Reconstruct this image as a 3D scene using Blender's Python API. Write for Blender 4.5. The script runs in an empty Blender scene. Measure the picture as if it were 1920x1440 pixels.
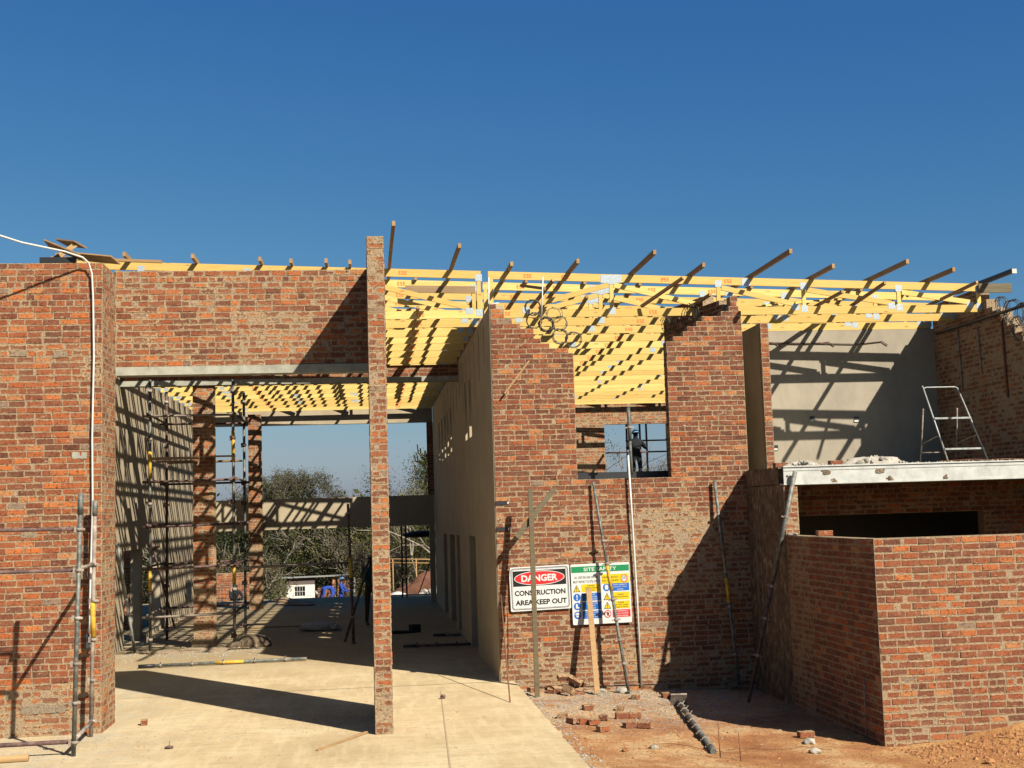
import bpy, bmesh, math, random
from mathutils import Vector, Matrix, Euler
import numpy as np

rnd = random.Random(7)
R = math.radians
S = bpy.context.scene
COL = S.collection

# ------------------------------------------------------------------ camera
CAM_LOC = Vector((0.0, 0.0, 2.72))
YAW, PITCH, ROLL = R(6.507), R(5.819), R(-1.717)
FPX = 2373.0
_f = Vector((math.sin(YAW)*math.cos(PITCH), math.cos(YAW)*math.cos(PITCH), math.sin(PITCH)))
_r = Vector((math.cos(YAW), -math.sin(YAW), 0))
_u = _r.cross(_f)
CR = math.cos(ROLL)*_r + math.sin(ROLL)*_u
CU = -math.sin(ROLL)*_r + math.cos(ROLL)*_u
cam_d = bpy.data.cameras.new('camera')
cam = bpy.data.objects.new('camera', cam_d)
COL.objects.link(cam)
cam_d.sensor_width = 36.0
cam_d.lens = 36.0*FPX/1920.0
cam_d.clip_start = 0.1
cam_d.clip_end = 6000
M = Matrix((CR, CU, -_f)).transposed().to_4x4()
M.translation = CAM_LOC
cam.matrix_world = M
S.camera = cam

# ------------------------------------------------------------------ sky, sun, exposure
SUN_EL = R(40.0)
SUN_DIR = Vector((math.sin(R(36.2))*math.cos(SUN_EL), -math.cos(R(36.2))*math.cos(SUN_EL), math.sin(SUN_EL)))
W = bpy.data.worlds.new("World"); S.world = W; W.use_nodes = True
wn = W.node_tree; wn.nodes.clear()
sky = wn.nodes.new('ShaderNodeTexSky'); sky.sky_type = 'NISHITA'; sky.sun_disc = False
sky.sun_elevation = SUN_EL
sky.sun_rotation = math.atan2(SUN_DIR.x, SUN_DIR.y)
sky.altitude = 0; sky.air_density = 1.0; sky.dust_density = 1.0; sky.ozone_density = 8.0
bg = wn.nodes.new('ShaderNodeBackground'); bg.inputs['Strength'].default_value = 0.05
wo = wn.nodes.new('ShaderNodeOutputWorld')
# the clear, deep winter sky: deeper blue aloft, paler towards the horizon (same grade for the whole dome)
ss_ = wn.nodes.new('ShaderNodeSeparateColor'); sc_ = wn.nodes.new('ShaderNodeCombineColor'); wn.links.new(sky.outputs[0], ss_.inputs[0])
for i_, (a_, p_, m_) in enumerate(((.42, 1.62, .97), (.735, 1.067, .85), (1.59, .60, 1.0))):
    pw = wn.nodes.new('ShaderNodeMath'); pw.operation = 'POWER'; pw.inputs[1].default_value = p_; wn.links.new(ss_.outputs[i_], pw.inputs[0])
    ml = wn.nodes.new('ShaderNodeMath'); ml.operation = 'MULTIPLY'; ml.inputs[1].default_value = a_; wn.links.new(pw.outputs[0], ml.inputs[0])
    m2_ = wn.nodes.new('ShaderNodeMath'); m2_.operation = 'MULTIPLY'; m2_.inputs[1].default_value = m_; wn.links.new(ss_.outputs[i_], m2_.inputs[0])
    mi = wn.nodes.new('ShaderNodeMath'); mi.operation = 'MINIMUM'; wn.links.new(ml.outputs[0], mi.inputs[0]); wn.links.new(m2_.outputs[0], mi.inputs[1])
    wn.links.new(mi.outputs[0], sc_.inputs[i_])
wn.links.new(sc_.outputs[0], bg.inputs[0]); wn.links.new(bg.outputs[0], wo.inputs[0])
sl = bpy.data.lights.new('sun', 'SUN'); sl.energy = 5.0; sl.angle = R(0.5); sl.color = (1.0, 0.93, 0.80)
so = bpy.data.objects.new('sun', sl); COL.objects.link(so)
so.rotation_euler = (-SUN_DIR).to_track_quat('-Z', 'Y').to_euler()
so.location = (20, -20, 25)
S.view_settings.view_transform = 'Standard'; S.view_settings.look = 'None'
S.view_settings.exposure = 1.1; S.view_settings.gamma = 1.0
S.view_settings.use_curve_mapping = False
S.render.engine = 'CYCLES'
try:
    S.cycles.use_denoising = True
    S.cycles.max_bounces = 6; S.cycles.diffuse_bounces = 1; S.cycles.glossy_bounces = 2
except Exception: pass

# ------------------------------------------------------------------ helpers
def in_frame(p, m=60):
    v = Vector(p)-CAM_LOC; d = v.dot(_f)
    if d < 0.5: return False
    x = 960+FPX*v.dot(CR)/d; y = 720-FPX*v.dot(CU)/d
    return -m < x < 1920+m and -m < y < 1440+m

def tag(o, label=None, cat=None, group=None, kind=None):
    if label: o['label'] = label
    if cat: o['category'] = cat
    if group: o['group'] = group
    if kind: o['kind'] = kind
    return o

def thing(name, label, cat, loc=(0,0,0), group=None):
    o = bpy.data.objects.new(name, None); COL.objects.link(o)
    o.location = loc; o.empty_display_size = 0.1
    return tag(o, label, cat, group)

class MB:
    """collects shapes in world metres; build() links them as ONE mesh object"""
    def __init__(s): s.v = []; s.f = []; s.sm = []; s.attr = {}
    def add(s, vs, fs, smooth=False):
        n = len(s.v); s.v += [tuple(v) for v in vs]
        s.f += [tuple(i+n for i in f) for f in fs]; s.sm += [smooth]*len(fs)
        return s
    def box(s, x0, x1, y0, y1, z0, z1):
        return s.add([(x0,y0,z0),(x1,y0,z0),(x1,y1,z0),(x0,y1,z0),(x0,y0,z1),(x1,y0,z1),(x1,y1,z1),(x0,y1,z1)],
            [(3,2,1,0),(4,5,6,7),(0,1,5,4),(1,2,6,5),(2,3,7,6),(3,0,4,7)])
    def obox(s, c, size, rot=(0,0,0), jit=0.0):
        m = Matrix.Translation(c) @ Euler(rot).to_matrix().to_4x4()
        x, y, z = size[0]/2, size[1]/2, size[2]/2
        vs = [m @ Vector((a*x+rnd.uniform(-jit,jit), b*y+rnd.uniform(-jit,jit), d*z+rnd.uniform(-jit,jit))) for a,b,d in
              [(-1,-1,-1),(1,-1,-1),(1,1,-1),(-1,1,-1),(-1,-1,1),(1,-1,1),(1,1,1),(-1,1,1)]]
        return s.add(vs, [(3,2,1,0),(4,5,6,7),(0,1,5,4),(1,2,6,5),(2,3,7,6),(3,0,4,7)])
    def beam(s, a, b, w, h, up=(0,0,1)):
        a = Vector(a); b = Vector(b); d = (b-a).normalized(); up = Vector(up)
        if abs(d.dot(up)) > .98: up = Vector((0,1,0))
        sx = d.cross(up).normalized()*w/2; uz = sx.cross(d).normalized()*h/2
        vs = [a-sx-uz, a+sx-uz, a+sx+uz, a-sx+uz, b-sx-uz, b+sx-uz, b+sx+uz, b-sx+uz]
        return s.add(vs, [(0,1,2,3),(7,6,5,4),(0,4,5,1),(1,5,6,2),(2,6,7,3),(3,7,4,0)])
    def tube(s, pts, r, n=8, r2=None, cap=True, smooth=True):
        pts = [Vector(p) for p in pts]; k = len(pts); vs = []
        prev = None
        for i, p in enumerate(pts):
            d = (pts[min(i+1,k-1)]-pts[max(i-1,0)]).normalized()
            if prev is None:
                a = Vector((0,0,1)) if abs(d.z) < .9 else Vector((1,0,0))
                x = d.cross(a).normalized()
            else:
                x = (prev-d*prev.dot(d)).normalized()
            prev = x; y = d.cross(x)
            rr = r if r2 is None else r+(r2-r)*i/max(k-1,1)
            if isinstance(r, (list, tuple)): rr = r[i]
            for j in range(n):
                t = 2*math.pi*j/n
                vs.append(p+x*math.cos(t)*rr+y*math.sin(t)*rr)
        fs = [(i*n+j, i*n+(j+1)%n, (i+1)*n+(j+1)%n, (i+1)*n+j) for i in range(k-1) for j in range(n)]
        s.add(vs, fs, smooth)
        if cap:
            m = len(s.v)-len(vs)
            s.f.append(tuple(m+j for j in reversed(range(n)))); s.sm.append(False)
            s.f.append(tuple(m+(k-1)*n+j for j in range(n))); s.sm.append(False)
        return s
    def blob(s, c, r, sub=2, jit=.2, seed=0, flat=None):
        bm = bmesh.new(); bmesh.ops.create_icosphere(bm, subdivisions=sub, radius=1)
        q = random.Random(seed)
        ph = [(q.uniform(0,6), q.uniform(1.5,4), Vector((q.uniform(-1,1),q.uniform(-1,1),q.uniform(-1,1))).normalized()) for _ in range(5)]
        vs = []
        for v in bm.verts:
            k = 1+sum(math.sin(a+f*v.co.dot(d)*2) for a,f,d in ph)*jit/3+q.uniform(-jit,jit)*.25
            vs.append((c[0]+v.co.x*r[0]*k, c[1]+v.co.y*r[1]*k, c[2]+v.co.z*r[2]*k))
        fs = [tuple(x.index for x in f.verts) for f in bm.faces]; bm.free()
        return s.add(vs, fs, sub > 1)
    def build(s, name, mat, parent=None, kind=None, origin=None, label=None):
        me = bpy.data.meshes.new(name)
        off = Vector((0,0,0))
        if parent is not None: off = wloc(parent)
        elif origin is not None: off = Vector(origin)
        o = bpy.data.objects.new(name, me)
        loc = Vector((0,0,0))
        if parent is not None and s.v:
            loc = sum((Vector(v) for v in (s.v[0], s.v[len(s.v)//2], s.v[-1])), Vector())/3-off
        if parent is None and origin is None and s.v and kind not in ('structure',):
            arr = np.array(s.v); off = Vector(((arr[:,0].min()+arr[:,0].max())/2, (arr[:,1].min()+arr[:,1].max())/2, arr[:,2].min()))
        bx = off+loc if parent is not None else off
        me.from_pydata([(v[0]-bx.x, v[1]-bx.y, v[2]-bx.z) for v in s.v], [], s.f)
        me.polygons.foreach_set('use_smooth', s.sm)
        for k, (typ, data) in s.attr.items():
            a = me.attributes.new(k, typ, 'POINT')
            a.data.foreach_set('value' if typ == 'FLOAT' else 'vector', data)
        me.update()
        if isinstance(mat, (list, tuple)):
            for m_ in mat: me.materials.append(m_)
        elif mat: me.materials.append(mat)
        COL.objects.link(o)
        if parent is not None:
            o.parent = parent; o.location = loc
        else: o.location = off
        if kind: o['kind'] = kind
        if label: o['label'] = label
        return o

def wloc(o):
    v = Vector(o.location)
    while o.parent: o = o.parent; v = v+Vector(o.location)
    return v

def copy_tree(o, parent=None):
    c = o.copy(); COL.objects.link(c); c.parent = parent
    for ch in list(o.children): copy_tree(ch, c)
    return c

# ------------------------------------------------------------------ materials
def mat(name, rough=.9, metal=0.0, spec=.3):
    m = bpy.data.materials.new(name); m.use_nodes = True
    nt = m.node_tree; b = nt.nodes['Principled BSDF']
    b.inputs['Roughness'].default_value = rough; b.inputs['Metallic'].default_value = metal
    if 'Specular IOR Level' in b.inputs: b.inputs['Specular IOR Level'].default_value = spec
    return m, nt, b

def nd(nt, t, **kw):
    n = nt.nodes.new(t)
    for k, v in kw.items():
        if k in n.inputs: n.inputs[k].default_value = v
        else: setattr(n, k, v)
    return n
def lk(nt, a, b): nt.links.new(a, b)
def pos(nt, scale=(1,1,1)):
    g = nd(nt, 'ShaderNodeNewGeometry'); m = nd(nt, 'ShaderNodeMapping'); m.inputs['Scale'].default_value = scale
    lk(nt, g.outputs['Position'], m.inputs['Vector']); return m.outputs[0]
def noise(nt, vec, sc, det=4, ro=.6, dist=0):
    n = nd(nt, 'ShaderNodeTexNoise', Scale=sc, Detail=det, Roughness=ro, Distortion=dist)
    lk(nt, vec, n.inputs['Vector']); return n.outputs['Fac']
def ramp(nt, fac, stops, interp='LINEAR'):
    n = nd(nt, 'ShaderNodeValToRGB'); n.color_ramp.interpolation = interp
    e = n.color_ramp.elements
    while len(e) < len(stops): e.new(.5)
    for el, (p, c) in zip(e, stops):
        el.position = p; el.color = (c, c, c, 1) if isinstance(c, (int, float)) else (*c, 1)
    lk(nt, fac, n.inputs[0]); return n.outputs[0]
def mix(nt, fac, a, b, blend='MIX'):
    n = nd(nt, 'ShaderNodeMix'); n.data_type = 'RGBA'; n.blend_type = blend
    for i, x in ((0, fac), (6, a), (7, b)):
        if isinstance(x, (int, float)): n.inputs[i].default_value = x
        elif isinstance(x, tuple): n.inputs[i].default_value = (*x, 1)
        else: lk(nt, x, n.inputs[i])
    return n.outputs[2]
def math_(nt, op, a, b=None, c=None):
    n = nd(nt, 'ShaderNodeMath'); n.operation = op
    for i, x in enumerate((a, b, c)):
        if x is None: continue
        if isinstance(x, (int, float)): n.inputs[i].default_value = x
        else: lk(nt, x, n.inputs[i])
    return n.outputs[0]
def bump(nt, b, h, strength=.5, dist=.01):
    n = nd(nt, 'ShaderNodeBump', Strength=strength, Distance=dist)
    lk(nt, h, n.inputs['Height']); lk(nt, n.outputs[0], b.inputs['Normal'])

MORTAR = (.47, .35, .215)
def mat_brick():
    m, nt, b = mat('brick_faces', .92, spec=.2)
    at = nd(nt, 'ShaderNodeAttribute', attribute_name='tone')
    sm = nd(nt, 'ShaderNodeAttribute', attribute_name='smear')
    bk = nd(nt, 'ShaderNodeAttribute', attribute_name='bk')
    sep = nd(nt, 'ShaderNodeSeparateXYZ'); lk(nt, bk.outputs['Vector'], sep.inputs[0])
    P = pos(nt)
    base = ramp(nt, at.outputs['Fac'], [(0, (.075,.030,.023)), (.18, (.125,.042,.029)), (.36, (.19,.057,.031)), (.52, (.265,.077,.032)),
        (.66, (.36,.106,.035)), (.80, (.48,.15,.040)), (.90, (.47,.215,.085)), (.955, (.12,.105,.10)), (1.0, (.42,.36,.29))])
    # each face varies: kiln-dark middles, pale bloom
    n1 = noise(nt, P, 13, 5, .75)
    c1 = mix(nt, ramp(nt, n1, [(.40, 0.0), (.58, .8)]), base, mix(nt, .5, base, (.24,.095,.05)))
    n2 = noise(nt, P, 30, 5, .75)
    c2 = mix(nt, ramp(nt, n2, [(.38, .9), (.48, 0.0)]), c1, (.055,.024,.017), 'MIX')
    n4 = noise(nt, pos(nt, (1,1,2.2)), 55, 5, .8)
    c2 = mix(nt, ramp(nt, n4, [(.57, 0.0), (.68, .6)]), c2, (.40,.29,.19))
    n3 = noise(nt, pos(nt, (1,1,1.6)), 9, 6, .75)
    bloom = ramp(nt, n3, [(.585, 0.0), (.70, .75)])
    n6 = noise(nt, pos(nt, (1,1,1.7)), 5.0, 7, .8)
    c3 = mix(nt, bloom, c2, (.42,.35,.28))
    c3 = mix(nt, ramp(nt, n6, [(.655, 0.0), (.70, .85)]), c3, (.66,.60,.52))
    # cement dust dulls the faces where masons splashed most
    nd_ = noise(nt, pos(nt, (1,1,1)), 3.0, 6, .7)
    c3 = mix(nt, math_(nt, 'MULTIPLY', sm.outputs['Fac'], ramp(nt, nd_, [(.38, .05), (.66, .55)])), c3, (.27,.175,.115))
    # mortar over the edges and smeared across faces
    u, v, L = sep.outputs[0], sep.outputs[1], sep.outputs[2]
    du = math_(nt, 'MINIMUM', u, math_(nt, 'SUBTRACT', L, u))
    dv = math_(nt, 'MINIMUM', v, math_(nt, 'SUBTRACT', .073, v))
    d = math_(nt, 'MINIMUM', du, dv)
    ne = noise(nt, P, 26, 5, .65)
    nb = noise(nt, P, 5.5, 5, .7)
    nb2 = noise(nt, pos(nt, (1,1,1.4)), 1.7, 3, .6)
    big = math_(nt, 'ADD', math_(nt, 'MULTIPLY', nb, .6), math_(nt, 'MULTIPLY', nb2, .4))
    s2 = math_(nt, 'MULTIPLY', sm.outputs['Fac'], sm.outputs['Fac'])
    patch = math_(nt, 'MULTIPLY', math_(nt, 'SUBTRACT', big, .43), math_(nt, 'MULTIPLY_ADD', s2, .26, .03))
    lim = math_(nt, 'ADD', math_(nt, 'MULTIPLY', math_(nt, 'SUBTRACT', ne, .5), .042), math_(nt, 'ADD', patch, math_(nt, 'MULTIPLY_ADD', s2, .0030, .0002)))
    e = math_(nt, 'SUBTRACT', lim, d)
    em = ramp(nt, math_(nt, 'MULTIPLY_ADD', e, 120, .5), [(.25, 0.0), (.75, 1.0)])
    nm = noise(nt, P, 30, 6, .7)
    mc = mix(nt, ramp(nt, nm, [(.38, 0.0), (.46, .65), (.66, 1.0)]), (.075,.047,.028), (.43,.32,.205))
    c4 = mix(nt, math_(nt, 'MULTIPLY', em, .93), c3, mc)
    lk(nt, c4, b.inputs['Base Color'])
    hh = math_(nt, 'ADD', math_(nt, 'MULTIPLY', noise(nt, P, 70, 6, .7), .7), math_(nt, 'MULTIPLY', em, .35))
    bump(nt, b, hh, 1.0, .014)
    return m
def mat_mortar(name='mortar_bed', a=(.065,.042,.026), c=(.45,.335,.215)):
    m, nt, b = mat(name, .95, spec=.15)
    P = pos(nt)
    n = noise(nt, P, 34, 8, .72); n2 = noise(nt, P, 2.2, 4, .6)
    col = mix(nt, ramp(nt, n, [(.36, 0.0), (.46, .65), (.68, 1.0)]), a, c)
    col = mix(nt, ramp(nt, n2, [(.35, .28), (.65, 0.0)]), col, (.21,.18,.15))
    lk(nt, col, b.inputs['Base Color'])
    bump(nt, b, n, 1.0, .02)
    return m
def mat_simple(name, cols, sc=6, rough=.85, metal=0, bstr=.3, bd=.01, spec=.3, stretch=(1,1,1), det=6, lo=.32, hi=.68):
    m, nt, b = mat(name, rough, metal, spec)
    P = pos(nt, stretch)
    n = noise(nt, P, sc, det, .68)
    st = [(lo+(hi-lo)*i/(len(cols)-1), c) for i, c in enumerate(cols)]
    lk(nt, ramp(nt, n, st), b.inputs['Base Color'])
    if bstr: bump(nt, b, noise(nt, P, sc*6, 6, .7), bstr, bd)
    return m
def mat_plaster(name, a, c):
    m, nt, b = mat(name, .93, spec=.15)
    n = noise(nt, pos(nt), 1.4, 6, .62); n2 = noise(nt, pos(nt, (1,1,.25)), 7, 5, .6); n3 = noise(nt, pos(nt), 55, 6, .7)
    col = mix(nt, ramp(nt, n, [(.35, 0.0), (.65, 1.0)]), a, c)
    col = mix(nt, ramp(nt, n2, [(.45, 0.0), (.8, .35)]), col, tuple(x*.72 for x in a))
    col = mix(nt, ramp(nt, n3, [(.3, .18), (.5, 0.0)]), col, tuple(x*.6 for x in a))
    lk(nt, col, b.inputs['Base Color']); bump(nt, b, n3, .35, .006)
    return m
def mat_pine(name='pine', a=(.76,.58,.215), c=(.63,.44,.13), sat=1):
    m, nt, b = mat(name, .75, spec=.25)
    oi = nd(nt, 'ShaderNodeObjectInfo')
    g = nd(nt, 'ShaderNodeNewGeometry')
    ad = nd(nt, 'ShaderNodeVectorMath'); ad.operation = 'ADD'
    cmb = nd(nt, 'ShaderNodeCombineXYZ'); lk(nt, math_(nt, 'MULTIPLY', oi.outputs['Random'], 37.0), cmb.inputs[0]); lk(nt, math_(nt, 'MULTIPLY', oi.outputs['Random'], 11.0), cmb.inputs[2])
    lk(nt, g.outputs['Position'], ad.inputs[0]); lk(nt, cmb.outputs[0], ad.inputs[1])
    mp = nd(nt, 'ShaderNodeMapping'); mp.inputs['Scale'].default_value = (.7, 3, 16); lk(nt, ad.outputs[0], mp.inputs['Vector'])
    n = noise(nt, mp.outputs[0], 3.2, 5, .6, .6)
    mp2 = nd(nt, 'ShaderNodeMapping'); mp2.inputs['Scale'].default_value = (2.2, 4, 6.5); lk(nt, ad.outputs[0], mp2.inputs['Vector'])
    vo = nd(nt, 'ShaderNodeTexVoronoi', Scale=1.0); lk(nt, mp2.outputs[0], vo.inputs['Vector'])
    kn = ramp(nt, vo.outputs['Distance'], [(.05, 1.0), (.14, 0.0)])
    mid = tuple((x+y)/2 for x, y in zip(a, c))
    col = ramp(nt, n, [(.3, c), (.5, mid), (.7, a)])
    col = mix(nt, math_(nt, 'MULTIPLY', kn, .65), col, (.30,.13,.04))
    tint = ramp(nt, oi.outputs['Random'], [(0, (1.02,1.0,.95)), (.5, (.92,.88,.82)), (1, (.80,.72,.60))])
    col = mix(nt, 1.0, col, tint, 'MULTIPLY')
    lk(nt, col, b.inputs['Base Color']); bump(nt, b, n, .15, .004)
    return m
def mat_flat(name, col, rough=.6, metal=0, spec=.4):
    m, nt, b = mat(name, rough, metal, spec)
    n = noise(nt, pos(nt), 25, 4, .6)
    lk(nt, ramp(nt, n, [(.3, tuple(x*.86 for x in col)), (.7, tuple(min(1, x*1.04) for x in col))]), b.inputs['Base Color'])
    return m
def mat_leaf(name, cols):
    m, nt, b = mat(name, .75, spec=.2)
    at = nd(nt, 'ShaderNodeAttribute', attribute_name='tone')
    lk(nt, ramp(nt, at.outputs['Fac'], [(i/(len(cols)-1), c) for i, c in enumerate(cols)]), b.inputs['Base Color'])
    return m

BRICK = mat_brick(); BED = mat_mortar()
ROUGH = mat_mortar('rough_cement', (.10,.07,.042), (.36,.27,.175))
THROWN = mat_simple('thrown_cement', [(.055,.036,.022), (.15,.105,.065), (.20,.145,.09), (.40,.31,.21)], 9, bstr=1.0, bd=.03, stretch=(1, 1, .75), det=9, lo=.36, hi=.66)
PLASTER = mat_plaster('cement_plaster', (.37,.30,.205), (.44,.365,.25))
PLASTER_G = mat_plaster('grey_plaster', (.305,.265,.205), (.38,.33,.25))
CONC = mat_simple('precast_concrete', [(.24,.235,.19), (.34,.33,.265), (.41,.395,.32)], 5, bstr=.4)
PINE = mat_pine()
PINE_OLD = mat_pine('weathered_board', (.36,.25,.15), (.24,.16,.09))
PINE_RAW = mat_pine('raw_board', (.44,.29,.15), (.31,.19,.085))
GREYWOOD = mat_pine('grey_post', (.17,.145,.09), (.10,.085,.055))
GALV = mat_simple('galvanised', [(.20,.21,.20), (.34,.35,.33), (.46,.46,.43)], 24, rough=.55, metal=.3, bstr=.1)
PLATE = mat_simple('nail_plate_steel', [(.30,.36,.40), (.52,.58,.60)], 60, rough=.45, metal=.3, bstr=.5, bd=.004)
STEELG = mat_simple('steel_tube', [(.06,.065,.06), (.13,.14,.125), (.29,.25,.20)], 11, rough=.6, metal=.3, bstr=.2, bd=.004)
STEELD = mat_simple('rusty_tube', [(.05,.03,.028), (.11,.06,.052), (.21,.14,.115)], 9, rough=.75, metal=.1, bstr=.2, bd=.004)
STEELP = mat_simple('dusty_tube', [(.16,.12,.10), (.27,.22,.18), (.42,.36,.29)], 9, rough=.8, bstr=.2, bd=.004)
YELLOW = mat_simple('yellow_paint', [(.30,.17,.02), (.56,.33,.03), (.62,.40,.05)], 14, rough=.6, bstr=.1)
RUST = mat_simple('rebar_rust', [(.12,.05,.03), (.26,.12,.06)], 30, rough=.9, bstr=.3)
WIRE = mat_simple('razor_wire_steel', [(.05,.05,.045), (.13,.125,.11)], 20, rough=.6, metal=.4, bstr=0)
WHITEP = mat_flat('white_pvc', (.60,.58,.54), .4)
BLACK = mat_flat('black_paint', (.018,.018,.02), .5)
BEAMW = mat_simple('galvanised_lintel', [(.36,.36,.33), (.48,.485,.45), (.56,.56,.52)], 3.5, rough=.55, metal=.15, bstr=.15)
FLOORM = None
RUBM = mat_simple('mortar_rubble', [(.16,.14,.105), (.28,.245,.185), (.37,.33,.25)], 14, bstr=.8, bd=.02)
PALER = mat_simple('pale_rubble', [(.30,.265,.215), (.44,.40,.34)], 6, bstr=.6, bd=.02)
BLUEC = mat_simple('blue_overall', [(.012,.035,.20), (.022,.065,.36)], 12, rough=.9, bstr=.2)
DARKC = mat_simple('dark_clothes', [(.008,.009,.012), (.018,.02,.026)], 12, rough=.95, bstr=.1)
GREENC = mat_simple('green_shirt', [(.01,.05,.04), (.02,.08,.06)], 12, rough=.95, bstr=.1)
SKIN = mat_flat('skin', (.075,.038,.024), .6)
HELW = mat_flat('white_helmet', (.75,.75,.72), .35)
HELB = mat_flat('blue_helmet', (.12,.25,.42), .35)

# ------------------------------------------------------------------ brickwork
COURSE = .085
BV = {}
def brick_geo(L, tone, smear, seed, deep=.045):
    q = random.Random(seed); h = .073; p = (q.uniform(.003, .010), q.uniform(.002, .008), q.uniform(.001, .005), q.uniform(.0003, .0025))[max(0, min(3, int(round(smear*3))))]; c = .006
    j = lambda a=.0035: q.uniform(-a, a)
    tilt = q.uniform(-.003, .003)
    fr = [(c+j(), -p+tilt, c+j()), (L-c+j(), -p-tilt, c+j()), (L-c+j(), -p-tilt, h-c+j()), (c+j(), -p+tilt, h-c+j())]
    rg = [(j(.002), -p+.006, j(.002)), (L+j(.002), -p+.006, j(.002)), (L+j(.002), -p+.006, h+j(.002)), (j(.002), -p+.006, h+j(.002))]
    bk = [(0, deep, 0), (L, deep, 0), (L, deep, h), (0, deep, h)]
    vs = fr+rg+bk
    fs = [(0,1,2,3)]+[(i, i+4, (i+1)%4+4, (i+1)%4) for i in range(4)]+[(i+4, i+8, (i+1)%4+8, (i+1)%4+4) for i in range(4)]+[(11,10,9,8)]
    fs = [tuple(f) for f in fs]
    return vs, fs
def brick_attrs(vs, L, tone, smear):
    return [tone]*len(vs), [smear]*len(vs), [k for v in vs for k in (min(max(v[0], .0), L), min(max(v[2], 0), .073), L)]
def orient(fs): return [tuple(reversed(f)) if i in range(1, 9) else f for i, f in enumerate(fs)]

def brick_mesh(Lk, tone_i, sm_i, deep):
    key = (Lk, tone_i, sm_i, deep)
    if key in BV: return BV[key]
    L = Lk/1000.0; tone = (tone_i+.5)/16.0; smear = sm_i/3.0
    vs, fs = brick_geo(L, tone, smear, hash(key) & 0xffff, deep/1000.0)
    me = bpy.data.meshes.new('brick')
    me.from_pydata(vs, [], fs)
    a, s, k = brick_attrs(vs, L, tone, smear)
    me.attributes.new('tone', 'FLOAT', 'POINT').data.foreach_set('value', a)
    me.attributes.new('smear', 'FLOAT', 'POINT').data.foreach_set('value', s)
    me.attributes.new('bk', 'FLOAT_VECTOR', 'POINT').data.foreach_set('vector', k)
    bm = bmesh.new(); bm.from_mesh(me); bmesh.ops.recalc_face_normals(bm, faces=bm.faces); bm.to_mesh(me); bm.free()
    me.materials.append(BRICK); BV[key] = me
    return me

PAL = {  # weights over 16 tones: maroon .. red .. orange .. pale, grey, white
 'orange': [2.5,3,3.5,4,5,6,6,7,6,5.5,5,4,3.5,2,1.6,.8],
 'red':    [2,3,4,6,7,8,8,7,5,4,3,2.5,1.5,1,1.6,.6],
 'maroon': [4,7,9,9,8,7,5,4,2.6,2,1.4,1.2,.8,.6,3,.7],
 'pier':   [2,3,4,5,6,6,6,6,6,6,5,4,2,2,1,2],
}
def spans_full(L): return lambda z: [(0, L)]
def hbuild(t, face):
    """face: dict(o, rot, L|spans, z0, z1, pal, smear, bond, thick, deep). Returns placements and adds the mortar core."""
    o = face['o']; rot = R(face.get('rot', 0)); sp = face.get('spans') or spans_full(face['L'])
    z0, z1 = face['z0'], face['z1']; ch = face.get('ch', COURSE); th = face.get('thick'); q = random.Random(face.get('seed', 3))
    T = Matrix.Translation((o[0], o[1], 0)) @ Matrix.Rotation(rot, 4, 'Z')
    n = int(round((z1-z0)/ch)); out = []; runs = []
    w = PAL[face.get('pal', 'red')]; smf = face.get('smear', lambda u, z: .4)
    for i in range(n):
        z = z0+i*ch; iv = sp(z+ch*.5)
        if runs and runs[-1][2] == iv: runs[-1][1] = z+ch
        else: runs.append([z, z+ch, iv])
        for (a, b) in iv:
            wid = b-a
            hdr = (q.random() < .13) if face.get('bond') != 'pier' else (i % 2 == 0)
            if wid < .3:
                if hdr and wid > .18: cuts = [a, a+wid/2+q.uniform(-.012,.012), b]
                else: cuts = [a, b]
            else:
                step = .116 if hdr and q.random() < .75 else .232
                x = math.floor(a/.232)*.232-(.116 if i % 2 else 0)+q.uniform(-.012, .012)
                cuts = [a]
                while x < b:
                    if x > a+.05 and x < b-.05: cuts.append(x)
                    x += step+q.uniform(-.008, .008) if q.random() > .06 else .116
                cuts.append(b)
            for c0, c1 in zip(cuts, cuts[1:]):
                L = c1-c0-.011
                if L < .035: continue
                Lk = int(round(L*100))*10
                g = max(0, min(3, int(smf(c0, z)*3+q.random()))) 
                ti = q.choices(range(16), w)[0]
                out.append((T @ Matrix.Translation((c0+.0055+q.uniform(-.0015,.0015), q.uniform(-.002,.002), z+.006+q.uniform(-.002,.002))) @ Matrix.Rotation(q.uniform(-.012,.012), 4, 'Y'), Lk, ti, g, face.get('deep', 45)))
    if th:
        mb = MB()
        for a, b, iv in runs:
            for (u0, u1) in iv:
                vs = [T @ Vector(p) for p in [(u0,0,a),(u1,0,a),(u1,th,a),(u0,th,a),(u0,0,b),(u1,0,b),(u1,th,b),(u0,th,b)]]
                mb.add(vs, [(3,2,1,0),(4,5,6,7),(0,1,5,4),(1,2,6,5),(2,3,7,6),(3,0,4,7)])
        mb.build('mortar_bed', BED, t)
    return out

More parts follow.
